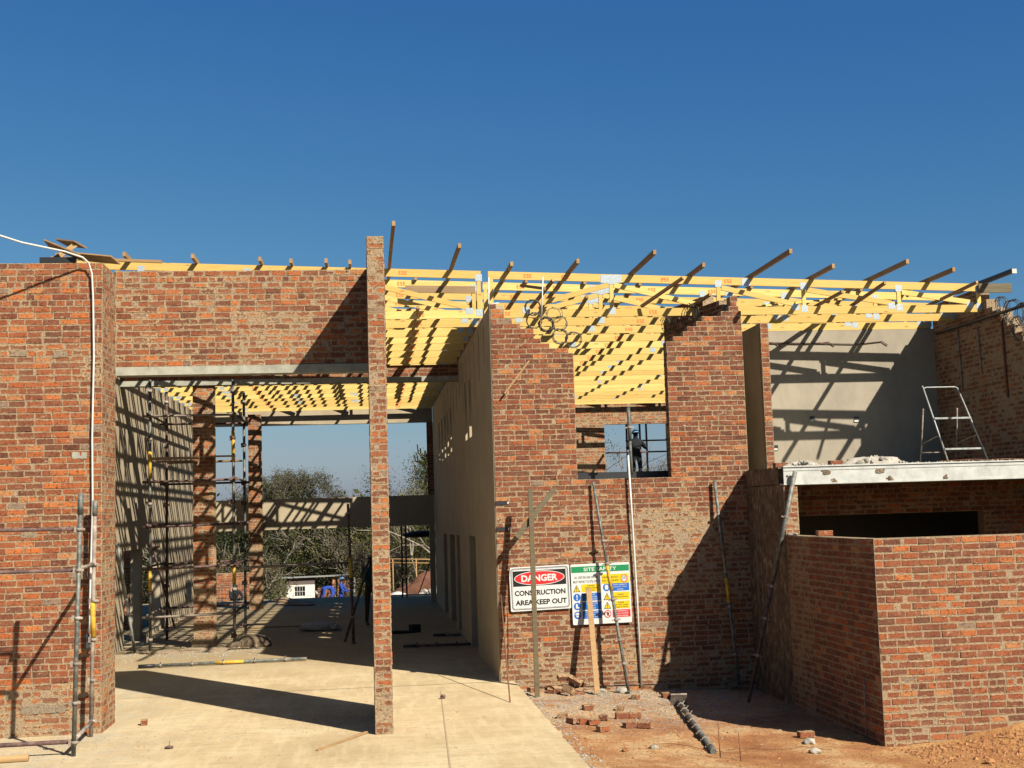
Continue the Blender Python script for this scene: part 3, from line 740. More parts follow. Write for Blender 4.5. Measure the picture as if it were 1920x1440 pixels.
# ================================================================== ROOF TIMBER
def ztop(x): return 7.068-.0345*x
TY, TZ, TK = 22.0, 6.155, 1.0377   # plane of the front truss, underside of its bottom chord
TH = .038
ORD = ['front-most', 'second', 'third', 'fourth', 'fifth', 'sixth', 'seventh', 'eighth', 'ninth', 'tenth', 'eleventh', 'twelfth', 'thirteenth', 'fourteenth', 'fifteenth', 'sixteenth', 'seventeenth', 'last']
STAMP = mat_flat('red_stamp', (.80,.14,.03), .8)
def make_truss(x0, x1, tops, diags, label, stamps):
    y = TY; t = thing('roof_truss', label, 'roof truss', ((x0+x1)/2, y, TZ), 'timber roof trusses')
    def member(name, a, b, h, dy=0.0):
        MB().beam((a[0], y+TH/2+dy, a[1]), (b[0], y+TH/2+dy, b[1]), TH, h, (0,0,1)).build(name, PINE, t)
    member('top_chord', (x0, ztop(x0)-.07), (x1, ztop(x1)-.07), .14)
    member('bottom_chord', (x0, TZ+.07), (x1, TZ+.07), .14)
    def plate(x, z, w=.12, h=.12):
        for s in (-.0025, TH+.0005): MB().box(x-w/2, x+w/2, y+s, y+s+.002, z-h/2, z+h/2).build('nail_plate', PLATE, t)
    for x in tops:
        MB().box(x-.035, x+.035, y+.0005, y+TH-.0005, TZ+.1415, ztop(x)-.142).build('post', PINE, t)
        if abs(x-x0) > .3: plate(x, ztop(x)-.12)
        plate(x, TZ+.10)
    for (xa, xb) in diags:   # from a top node down to a bottom node
        member('diagonal_web', (xa, ztop(xa)-.19), (xb, TZ+.185), .09)
        plate(xb, TZ+.13, .13, .11)
    for x, top in stamps:
        z = ztop(x)-.07 if top else TZ+.07
        s = MB()
        for k in range(3):
            u = x-.075+k*.052
            s.box(u, u+.036, y-.0015, y-.0005, z-.034, z-.022).box(u, u+.036, y-.0015, y-.0005, z+.022, z+.034).box(u, u+.036, y-.0015, y-.0005, z-.005, z+.006)
            s.box(u+(k % 2)*.024, u+(k % 2)*.024+.012, y-.0015, y-.0005, z-.0218, z-.0052).box(u, u+.012, y-.0015, y-.0005, z+.0062, z+.0218)
        s.build('grade_stamp', STAMP, t)
    return t
tr = make_truss(2.14, 11.28, [2.19, 4.35, 6.31, 7.90, 9.70, 11.24], [(4.30, 2.80), (4.40, 5.97), (6.37, 7.73), (7.96, 9.55), (9.76, 11.06)],
    'x', [(2.85, 1), (3.53, 1), (5.34, 1), (6.5, 1), (2.45, 0), (5.1, 0)])
MB().box(4.16, 4.54, TY-.004, TY-.0015, ztop(4.35)-.155, ztop(4.35)-.01).build('splice_plate', PLATE, tr)
MB().box(6.75, 6.91, TY-.004, TY-.0015, ztop(6.83)-.145, ztop(6.83)-.01).build('splice_plate', PLATE, tr)
tl = make_truss(-5.44, 2.01, [-5.3, -3.85, -2.05, -.36, 1.97], [(-5.2, -3.95), (-3.8, -2.15), (-2.0, -.46), (-.31, 1.79)], 'x', [(.93, 0), (.64, 1), (-3.0, 0)])
for side, proto, where in (('right', tr, 'above the right-hand rooms'), ('left', tl, 'above the open hall at left')):
    for k in range(18):
        o = proto if k == 0 else copy_tree(proto)
        o.location.y = TY+1.09*k+(rnd.uniform(-.03, .03) if k else 0)
        if k: o.location.z += rnd.uniform(-.012, .012)
        if k > 2:
            for c_ in [c_ for c_ in o.children if c_.name.startswith(('nail_plate', 'splice_plate')) and rnd.random() < .72]: bpy.data.objects.remove(c_)
        o['label'] = ('%s pale pine roof truss %s' % (ORD[k], where)) if k == 0 else '%s pine roof truss from the front, %s' % (ORD[k], where)
        o['group'] = 'roof trusses '+where

def batten(x, yf, yb, label, lift=0.0, tip=0.0, w=.05, h=.076, low=None, m_=None, grp='long roof battens laid over the trusses', dx=0.0, name='roof_batten'):
    z = (ztop(x)+h/2+.001) if low is None else low
    x *= TK; yf = 0+yf*TK if low is None else yf; n = 10; mb = MB(); vs = []
    for i in range(n+1):
        y = yf+(yb-yf)*i/n if i > 5 else yf+(TY-yf)*i/5 if yf < (TY-.1) else yf+(yb-yf)*i/n
        k = max(0, (TY-y)/max(.1, TY-yf)) if yf < (TY-.1) else 0
        c = Vector((x+dx*k*k, y, z+tip*k*k))
        vs += [c+Vector((-w/2,0,-h/2)), c+Vector((w/2,0,-h/2)), c+Vector((w/2,0,h/2)), c+Vector((-w/2,0,h/2))]
    fs = [(i*4+j, (i+1)*4+j, (i+1)*4+(j+1)%4, i*4+(j+1)%4) for i in range(n) for j in range(4)]+[(0,1,2,3), (n*4+3, n*4+2, n*4+1, n*4)]
    o = mb.add(vs, fs).build(name, m_ or PINE_RAW)
    bm = bmesh.new(); bm.from_mesh(o.data); bmesh.ops.recalc_face_normals(bm, faces=bm.faces); bm.to_mesh(o.data); bm.free()
    return tag(o, label, 'batten', grp)
BT = [(-5.0, 20.95, 'leftmost short-ended roof batten, under the pile of boards'), (-3.89, 20.72, 'roof batten stub just right of the pile of boards, left of the others'),
      (-2.81, 20.74, 'second batten stub showing above the upper brick wall'), (-1.74, 20.84, 'third batten stub above the upper brick wall'),
      (-1.24, 20.92, 'fourth, smallest batten stub above the upper brick wall'), (-.66, 20.84, 'fifth batten stub above the upper brick wall'), (-.27, 20.9, 'batten stub closest to the left side of the tall pier'),
      (.39, 18.68, 'tall upright-looking batten just right of the tall pier'), (1.44, 19.85, 'curved batten sticking up between the pier and the truss posts'),
      (2.42, 20.72, 'short batten with a pale end, right above the stepped left pillar'), (3.48, 20.35, 'batten with a pale end right of the one over the stepped left pillar'),
      (4.58, 19.5, 'long batten jutting out above the window opening'), (5.62, 20.4, 'shorter batten left of the stepped right pillar'),
      (6.70, 19.15, 'longest batten, jutting out above the stepped right pillar'), (7.80, 20.22, 'batten right of the longest one'),
      (8.87, 19.7, 'long batten with a pointed end above the grey plastered wall'), (9.93, 20.25, 'rightmost brown batten with a pointed end')]
for x, l in ((-4.45, 'first'), (-3.35, 'second'), (-2.3, 'third'), (-1.5, 'fourth'), (-.1, 'fifth'), (.9, 'sixth'), (2.95, 'seventh'), (4.05, 'eighth'), (5.1, 'ninth'), (7.25, 'tenth'), (9.4, 'eleventh'), (10.4, 'last')):
    tag(MB().beam((x, 23.0, ztop(x)+.039), (x+.02, 40.6 if x < 6 else 24.6, ztop(x)+.039), .05, .076).build('roof_batten', PINE_RAW), '%s from the left of the shadow-casting battens added behind the front truss' % l, 'batten', 'set-back battens added for roof shadows')  # in-between battens added to cast more shadows on the roof timbers
for x, yf, l in BT:
    batten(x, yf, 38.6, l, tip={.39: .16, 1.44: .10}.get(x, 0), dx={1.44: .05, .39: .03}.get(x, 0))
bb = batten(10.98, 20.2, 23.2, 'black-stained batten with a white end at the far right end of the roof', m_=BLACK, w=.07)
MB().box(11.35, 11.435, 20.945, 20.958, ztop(11.39)+.0, ztop(11.39)+.08).build('pale_end', WHITEP, bb)
LOWR = [(3.19, 6.68, 2.88, 21.95, 'loose runner with its head up over the razor wire coils'), (3.77, 6.39, 3.82, 22.6, 'loose runner above the left half of the window opening'),
        (5.47, 6.70, 4.87, 21.95, 'loose runner slanting up over the right half of the window opening'), (5.95, 6.405, 5.80, 22.15, 'short loose runner beside the dark cross wall'),
        (8.34, 6.43, 8.17, 22.2, 'loose runner left of the middle over the grey plastered wall'), (9.13, 6.58, 8.85, 22.2, 'loose runner in the middle over the grey plastered wall'),
        (10.84, 6.576, 10.36, 22.35, 'rightmost loose runner, near the end of the roof')]
for x, z, x1, y1, l in LOWR:   # loose runners: heads cocked up in front of the trusses, tails lying on the bottom chords
    z1 = TZ+.14+.026
    mb = MB().beam((x, 21.25, z), (x1, y1, z1), .05, .05)
    tag(mb.build('timber_runner', PINE_RAW), l, 'batten', 'loose runners resting on the bottom chords')
for x, l in ((-4.3, 'leftmost'), (-2.5, 'second'), (-.7, 'third'), (.85, 'rightmost')):
    batten(x, 21.75, 37.9, '%s low runner on the hall trusses' % l, low=TZ+.166, h=.05, grp='runners on the hall trusses', name='timber_runner')
for x, y0, y1, l in ((3.35, 24.5, 40.6, 'long low runner over the left side of the window opening'), (4.15, 26, 40.6, 'second long low runner over the window opening'), (5.2, 24.2, 40.6, 'third long low runner over the window opening'), (6.05, 23.2, 33, 'long low runner against the dark cross wall'),
    (7.2, 22.9, 24.0, 'short low runner over the left of the grey plastered wall')):
    tag(MB().beam((x, y0, TZ+.166), (x+.05, y1, TZ+.166), .05, .05).build('timber_runner', PINE_RAW), l, 'batten', 'long runners on the bottom chords')
for x, y0, y1, l in ((.1, 23, 38, 'long low runner left of the tall pier'), (1.3, 22.4, 39, 'long low runner near the shaded plastered wall'), (-1.6, 24, 40, 'low runner in the middle of the hall'), (-3.4, 22.5, 40, 'low runner in the left half of the hall'), (.5, 25, 40, 'low runner farther in, beside the pier')):
    tag(MB().beam((x, y0, TZ+.17), (x+.03, y1, TZ+.17), .06, .05).build('timber_runner', PINE_RAW), l, 'batten', 'long runners on the hall trusses')
for k, (a, b_, l) in enumerate([((2.6, 23.0, 6.35), (5.4, 27.2, 6.85), 'slanting wind brace over the window opening'), ((3.2, 29.5, 6.85), (5.6, 33.5, 6.3), 'second slanting wind brace deeper in'), ((-1.5, 23.2, 6.35), (1.6, 27.4, 6.85), 'slanting wind brace in the hall roof by the pier'), ((-4.2, 24, 6.35), (-1.4, 28.2, 6.85), 'slanting wind brace at the left of the hall roof'), ((7.2, 22.2, 6.35), (9.4, 23.9, 6.75), 'short wind brace above the grey plastered wall')]):
    tag(MB().beam(a, b_, .09, .038).build('wind_brace', PINE), l, 'brace')
FW = brick_wall('parapet_wall', 'brick infill rising between the trusses along the head of the shaded plastered wall', 'wall', (2.08, 30, 6.19), [
    dict(o=(2.035, 40.7), rot=-90, L=17.3, z0=6.205, z1=6.88, pal='maroon', thick=.098, seed=111, smear=lambda u, z: .5)], individual=60)
# odd boards
tag(MB().box(3.3, 5.2, 21.5, 21.54, 3.226, 3.37).build('timber_board', BLACK), 'added black strip that makes the dark band just behind the window sill', 'board')  # black strip added to make the dark band at the sill
def board(a, b, w, h, mat_, label, cat='board', name='timber_board', up=(0,0,1), group=None):
    return tag(MB().beam(a, b, w, h, up).build(name, mat_), label, cat, group)
board((.7, 22.9, 6.85), (1.98, 22.9, 6.82), .04, .13, PINE_OLD, 'dark horizontal board fixed behind the front truss, right of the tall pier')
board((11.22, 21.96, 6.59), (11.86, 21.96, 6.59), .04, .17, GREYWOOD, 'weathered grey board end beyond the right end of the roof')
board((2.66, 21.5, 6.64), (3.0, 20.95, 6.48), .04, .05, PINE_RAW, 'small offcut propped crookedly above the stepped left pillar')
board((-5.05, 20.8, 7.04), (-3.30, 20.8, 6.96), .05, .045, PINE_RAW, 'thin loose batten lying across the roof edge above the left brick wall')
board((2.67, 20.80, 5.235), (2.24, 20.77, 4.69), .03, .05, PINE_RAW, 'short pale batten nailed slantwise on the large brick wall, below the stepped top', up=(0,1,0))
board((-4.42, 17.62, 6.34), (-3.95, 17.62, 6.34), .09, .075, BLACK, 'black timber block lying on top of the left brick wall')
for k, (a, b_, h, l) in enumerate([((-4.36, 17.7, 6.60), (-3.85, 17.55, 6.36), .20, 'broad sagging board under the white cable on top of the left wall'),
                            ((-4.28, 18.2, 6.72), (-3.95, 17.9, 6.62), .22, 'rusty-brown board topmost in the pile on the left wall'),
                            ((-4.15, 18.6, 6.60), (-3.55, 18.3, 6.48), .24, 'pale board at the right end of the pile on the left wall')]):
    mb = MB(); mb.beam(a, b_, h, .02, (.1,.3,1)); tag(mb.build('loose_board', PINE_OLD if k != 2 else PINE_RAW), l, 'board')
board((-4.38, 17.75, 6.30), (-4.02, 17.9, 6.62), .05, .07, PINE_RAW, 'small prop under the pile of boards on the left wall')

# ================================================================== CABLE AND CONDUITS
tag(MB().tube([(-6.6, 15.3, 7.05), (-5.6, 16.0, 6.70), (-4.47, 16.88, 6.43), (-4.0, 17.2, 6.375), (-3.80, 17.36, 6.325), (-3.735, 17.41, 6.26), (-3.70, 17.445, 6.12), (-3.685, 17.455, 5.8), (-3.672, 17.455, 5.0),
     (-3.69, 17.455, 3.9), (-3.68, 17.455, 3.0), (-3.70, 17.455, 2.2), (-3.715, 17.455, 1.5), (-3.72, 17.455, 1.32)], .0135, 8).build('white_conduit', WHITEP),
    'white conduit running up the left brick wall and away over its top', 'conduit')
c = thing('cable_hook', 'small white bracket hanging at the lower end of the white conduit on the left wall', 'bracket', (-3.72, 17.46, 1.15))
MB().box(-3.755, -3.69, 17.44, 17.47, 1.12, 1.30).build('bracket_plate', GALV, c)
MB().tube([(-3.72, 17.44, 1.30), (-3.74, 17.43, 1.22), (-3.70, 17.43, 1.17)], .008, 6).build('wire_end', BLACK, c)
tag(MB().tube([(4.365, 20.83, -.17), (4.345, 20.80, 1.2), (4.31, 20.79, 2.6), (4.285, 20.79, 3.62)], .017, 8).build('white_conduit', WHITEP),
    'thin white conduit standing against the large brick wall, right of the safety signs', 'conduit')

# ================================================================== SCAFFOLD, PROPS, POSTS
def coupler(mb, p, r=.045, ax=(0,0,1)):
    p = Vector(p); a = Vector(ax).normalized()
    mb.tube([p-a*.03, p+a*.03], r, 8); return mb
def prop(a, b, label, split=.5, collars=(), wedges=(), m1=None, m2=None, yellow=None, plate=True, r1=.030, r2=.024, name='scaffold_prop'):
    """steel tube from foot a to top b: outer tube, inner tube, collars, yellow sleeve"""
    a = Vector(a); b = Vector(b); t = thing(name, label, 'prop', a)
    at = lambda k: a+(b-a)*k
    d = (b-a).normalized()
    MB().tube([a, at(split)], r1, 10).build('outer_tube', m1 or STEELG, t)
    MB().tube([at(split), b], r2, 10).build('inner_tube', m2 or STEELG, t)
    side = d.cross(Vector((0,1,0))).normalized()
    for k in collars:
        mb = MB().tube([at(k)-d*.022, at(k)+d*.022], r1*1.45, 8)
        mb.beam(at(k)-side*.075, at(k)+side*.075, .022, .022, d); mb.build('wedge_cup', STEELP, t)
    if yellow: MB().tube([at(yellow[0]), at(yellow[1])], r1*1.13, 10).build('yellow_sleeve', YELLOW, t)
    if plate: MB().tube([a, a+d*.012], .07, 10).build('foot_plate', STEELG, t)
    return t
# pair of standards in front of the left wall
def scaffold_bay(name, label, loc, parts):
    t = thing(name, label, 'scaffold', loc)
    for pn, pts, r, m_ in parts: MB().tube(pts, r, 10).build(pn, m_, t)
    return t
sf = scaffold_bay('scaffold', 'steel tube scaffold bay standing before the left brick wall, two uprights in view', (-3.6, 16.6, 0), [
    ('standard', [(-3.565, 15.91, 0), (-3.50, 15.91, 2.86)], .027, STEELG), ('spigot', [(-3.50, 15.91, 2.86), (-3.493, 15.91, 3.12)], .034, STEELG),
    ('standard', [(-3.655, 17.28, 0), (-3.615, 17.28, 2.85)], .026, STEELP), ('spigot', [(-3.615, 17.28, 2.85), (-3.61, 17.28, 3.05)], .034, STEELG),
    ('ledger', [(-6.6, 15.95, 2.72), (-3.53, 15.95, 2.685)], .024, STEELD), ('ledger', [(-6.6, 15.95, 2.20), (-3.54, 15.95, 2.19)], .024, STEELD),
    ('ledger', [(-6.6, 15.95, .145), (-3.58, 15.95, .165)], .027, STEELD),
    ('transom', [(-3.55, 15.93, 2.20), (-3.63, 17.26, 2.21)], .024, STEELP), ('transom', [(-3.59, 15.93, .16), (-3.64, 17.26, .19)], .027, STEELP),
    ('standard', [(-6.5, 15.91, 0), (-6.45, 15.91, 3.0)], .030, STEELG)])
MB().tube([(-3.627, 17.28, 1.27), (-3.638, 17.28, 1.72)], .034, 10).build('yellow_sleeve', YELLOW, sf)
for x, y, zs_ in ((-3.56, 15.91, (.16, .62, 1.08, 1.62, 2.19, 2.68)), (-3.64, 17.28, (.2, .72, 1.24, 1.74, 2.21))):
    for z in zs_:
        xx = x+(.06*(z/2.9) if y < 16 else .035*(z/2.9))
        mb = MB().tube([(xx, y, z-.018), (xx, y, z+.018)], .040, 8).obox((xx-.05, y-.01, z), (.03, .025, .07)).obox((xx+.045, y, z), (.03, .022, .025))
        mb.build('wedge_cup', STEELP, sf)
# tower scaffold round the nearer column
tw = thing('scaffold_tower', 'scaffold tower with plank deck standing around the nearer column in the hall', 'scaffold', (-3.9, 29.5, 0))
TP = [(-4.74, 28.2), (-4.80, 30.85), (-2.99, 28.45), (-3.02, 31.2)]
TM = [STEELG, STEELD, STEELG, STEELG]
for (x, y), m_ in zip(TP, TM):
    MB().tube([(x, y, 0), (x, y, 5.85)], .032, 8).build('standard', m_, tw)
for z, s in ((.72, 1), (1.75, 1), (2.65, 1), (3.62, 1), (5.05, 1)):
    MB().tube([(-4.9, 28.16, z), (-2.86, 28.41, z+.02)], .026, 8).build('ledger', STEELP if z < 1 or z > 5 else STEELD, tw)
    MB().tube([(-4.95, 30.81, z+.02), (-2.9, 31.16, z+.03)], .026, 8).build('ledger', STEELD, tw)
    MB().tube([(-4.78, 28.1, z+.05), (-4.84, 30.95, z+.05)], .026, 8).build('transom', STEELD if z > 1 else STEELP, tw)
    MB().tube([(-2.95, 28.3, z+.05), (-2.98, 31.3, z+.05)], .026, 8).build('transom', STEELD, tw)
for (x, y) in TP:
    for z in (.25, .74, 1.25, 1.77, 2.67, 3.15, 3.64, 4.55, 5.07, 5.6):
        MB().tube([(x, y, z-.03), (x, y, z+.03)], .055, 7).obox((x-.05, y, z), (.05,.03,.11)).build('wedge_cup', STEELP if (x+y*3+z*7) % 2 > .8 else STEELD, tw)
MB().tube([(-4.74, 28.19, 1.27), (-4.74, 28.19, 1.72)], .038, 8).build('yellow_sleeve', YELLOW, tw)
MB().tube([(-2.99, 28.44, 1.38), (-2.99, 28.44, 1.80)], .038, 8).build('yellow_sleeve', YELLOW, tw)
MB().tube([(-2.99, 28.44, 4.05), (-2.99, 28.44, 4.72)], .038, 8).build('yellow_sleeve', YELLOW, tw)
MB().tube([(-4.74, 28.19, 3.7), (-4.74, 28.19, 4.28)], .038, 8).build('yellow_sleeve', YELLOW, tw)
for k, (x0, x1, y, z) in enumerate([(-4.75, -3.7, 28.32, 4.13), (-4.7, -3.9, 28.62, 4.14), (-4.8, -3.8, 29.6, 4.12), (-3.6, -2.95, 28.5, 4.16), (-3.9, -3.0, 29.9, 4.12), (-4.7, -3.0, 30.4, 4.13)]):
    MB().obox(((x0+x1)/2, y, z), (x1-x0, .26, .04), (rnd.uniform(-.05,.05), rnd.uniform(-.02,.02), rnd.uniform(-.05,.05))).build('deck_plank', PINE_OLD, tw)
MB().tube([(-4.84, 28.9, 2.35), (-4.6, 30.7, .3)], .024, 7).build('brace', STEELD, tw)
# dusty mortar heap at the tower foot
tag(MB().blob((-2.62, 28.62, .0), (.42, .38, .26), 4, .13, 3).blob((-2.95, 28.5, .0), (.22, .22, .12), 4, .14, 4).blob((-2.4, 28.4, .0), (.2, .2, .1), 3, .15, 5).build('mortar_heap', THROWN), 'heap of grey mortar at the foot of the scaffold tower', 'mortar heap')
tag(MB().blob((-4.4, 27.8, 0), (.5, .3, .07), 4, .3, 5).blob((-3.7, 27.9, 0), (.6, .3, .08), 4, .3, 6).build('mortar_spill', ROUGH), 'flat spill of mortar droppings in front of the nearer column', 'mortar spill')

# props and posts leaning on the large wall
prop((4.06, 20.40, -.19), (3.675, 20.79, 3.20), 'grey adjustable prop leaning over the site safety sign', .5, (.13, .24, .335, .43, .60, .71), yellow=(.475, .60), r1=.026, r2=.022)
prop((5.93, 20.55, -.2), (5.74, 20.78, 3.16), 'grey adjustable prop leaning in the shadow near the inner corner', .45, (.15, .38, .55, .83), yellow=(.40, .52), r1=.026, r2=.028)
prop((4.335, 20.79, 3.30), (4.32, 20.79, 4.42), 'grey tube standing on the white conduit in front of the window opening', .5, (.70,), plate=False, r1=.024, r2=.030)
prop((5.60, 18.95, -.22), (6.46, 18.80, 3.22), 'long prop leaning against the left end of the white steel lintel', .52, (.20, .36, .50, .80), m1=STEELD, plate=False, r1=.024, r2=.034)
p_ = thing('timber_post', 'dark upright timber post with a slanting board nailed across it, before the danger sign', 'post', (2.52, 19.9, -.13))
MB().beam((2.525, 19.95, -.14), (2.575, 20.42, 3.10), .075, .05, (0,1,0)).build('post', GREYWOOD, p_)
MB().beam((2.32, 20.36, 2.33), (2.97, 20.42, 3.09), .085, .025, (0,1,0)).build('cross_board', GREYWOOD, p_)
tag(MB().beam((3.53, 20.28, -.17), (3.525, 20.72, 1.45), .085, .03, (0,1,0)).build('leaning_board', PINE_RAW), 'raw timber board leaning against the site safety sign', 'board')
tag(MB().tube([(1.95, 18.55, 0), (2.08, 20.75, 1.40)], .011, 6).build('steel_rod', RUST), 'thin rusty rod standing on the slab at the left edge of the large brick wall', 'rod')
tag(MB().tube([(2.14, 20.6, 0), (2.19, 20.80, 1.12)], .009, 6).build('steel_rod', RUST), 'short thin rod right behind the leaning rusty rod, by the danger sign', 'rod')
for k, (x, y, z, tx, ty, h) in enumerate([(4.02, 14.85, -.3, -.01, .0, .50), (4.20, 14.62, -.3, -.015, .0, .42)]):
    tag(MB().tube([(x, y, z), (x+tx, y+ty, z+h)], .0065, 6).build('rebar_stake', RUST), ('left' if k == 0 else 'right')+' of the two rusty stakes standing in the earth at the bottom edge', 'stake', 'rusty stakes')
tag(MB().tube([(6.275, 16.05, -.34), (6.27, 16.0, .48)], .008, 6).build('steel_rod', STEELP), 'thin rod against the shaded low wall beside its corner', 'rod')
tag(MB().tube([(6.285, 20.3, -.2), (6.27, 20.1, 1.3), (6.285, 20.2, 3.0)], .006, 6).build('thin_wire', STEELP), 'pale thin cable hanging down the inner corner beside the rough pier', 'cable')
tag(MB().tube([(6.268, 20.36, -.2), (6.255, 20.26, 2.4)], .005, 6).build('thin_wire', STEELP), 'second, shorter thin cable in the inner corner', 'cable')
tag(MB().tube([(2.6, 20.835, -.105), (4.6, 20.838, -.14), (6.25, 20.835, -.16)], .006, 6).build('dpc_edge', STEELP), 'thin plastic edge strip along the foot of the large brick wall', 'edge strip')
# black slots with pale ends at the left edge of the large wall
for z, l in ((2.89, 'upper'), (2.46, 'lower')):
    a_ = thing('wall_bracket', '%s of two black slots at the left edge of the large brick wall' % l, 'bracket', (2.16, 20.83, z), 'black slots in the large brick wall')
    MB().box(2.052, 2.26, 20.846, 20.858, z-.033, z+.033).build('slot', BLACK, a_)
    MB().box(2.24, 2.262, 20.838, 20.845, z-.02, z+.02).build('pale_end', WHITEP, a_)

# central hall prop with brace and long horizontal tube
pc = prop((-.42, 28.15, 0), (-.51, 29.0, 3.03), 'tall dark prop in the middle of the hall with a slanting brace', .55, (.18, .42, .72, .93), m1=STEELD, m2=STEELD, yellow=(.46, .60), r1=.036, r2=.03)
MB().tube([(-.62, 28.6, 0), (-.05, 29.6, 1.75)], .03, 8).build('brace', STEELD, pc)
tag(MB().tube([(-3.0, 28.5, 1.70), (-.5, 28.75, 1.73)], .028, 8).build('scaffold_tube', STEELP), 'long horizontal tube from the scaffold tower to the middle prop', 'tube')
prop((-5.06, 28.2, 0), (-5.25, 27.3, 2.35), 'pale tube leaning at the left hall wall by the doorway', .5, (.35,), plate=False, m1=GALV, m2=GALV, r1=.03, r2=.03)

# tubes lying on the ground
def lying_pole(a, b, label, yellow=None, hooks=10, m_=STEELG, r=.03, cup=STEELP, plate=False):
    a = Vector(a); b = Vector(b); t = thing('scaffold_tube', label, 'tube', (a+b)/2)
    MB().tube([a, b], r, 10).build('tube', m_, t); d = (b-a).normalized(); s = d.cross(Vector((0,0,1))).normalized()
    for k in range(hooks):
        p = a+(b-a)*((k+.7)/(hooks+.4))
        MB().tube([p-d*.02, p+d*.02], r*1.35, 8).beam(p+s*.01+Vector((0,0,.02)), p+s*.055+Vector((0,0,.07)), .012, .02, d).beam(p-s*.06, p+s*.06, .014, .022, d).build('wedge_cup', cup, t)
    if yellow: MB().tube([a+(b-a)*yellow[0], a+(b-a)*yellow[1]], r*1.12, 10).build('yellow_sleeve', YELLOW, t)
    MB().tube([a-d*.002, a+d*.30], r*1.15, 10).build('end_sleeve', BLACK if not plate else STEELG, t)
    if plate: MB().obox(b+Vector((0,0,.04)), (.24, .03, .20), (.55, 0, math.atan2(s.y, s.x))).build('base_plate', STEELP, t)
    return t
lying_pole((-4.42, 25.0, .045), (-1.28, 25.15, .045), 'grey scaffold tube with a yellow sleeve lying on the sunlit floor', yellow=(.455, .62), hooks=5)
lying_pole((4.02, 15.15, -.19), (4.53, 18.95, -.17), 'grey scaffold standard with many wedge cups and a square foot plate, lying on the earth', hooks=8, plate=True, r=.034)
lying_pole((.62, 26.7, .05), (2.0, 26.45, .06), 'dark scaffold tubes lying in shade by the hall doorway', hooks=3, m_=STEELD, cup=STEELD)
lying_pole((1.35, 28.9, .05), (1.95, 28.7, .05), 'short pale-capped tube lying farther in by the hall doorway', hooks=1, m_=STEELG)
tag(MB().tube([(-5.6, 15.55, .04), (-4.03, 15.72, .04)], .043, 16).build('cardboard_tube', PINE_RAW), 'brown tube lying in the lower left corner', 'tube')
tag(MB().beam((-.68, 15.43, .012), (-.10, 16.5, .02), .035, .018).build('timber_lath', PINE_RAW), 'thin pale lath lying on the slab beside the tall pier', 'lath')
# timber edge of the earth at the bottom
tag(MB().beam((2.42, 14.6, -.16), (2.62, 13.3, -.14), .16, .025, (.3,0,1)).build('edge_board', PINE_OLD), 'old board end beside the slab edge at the bottom of the picture', 'board')

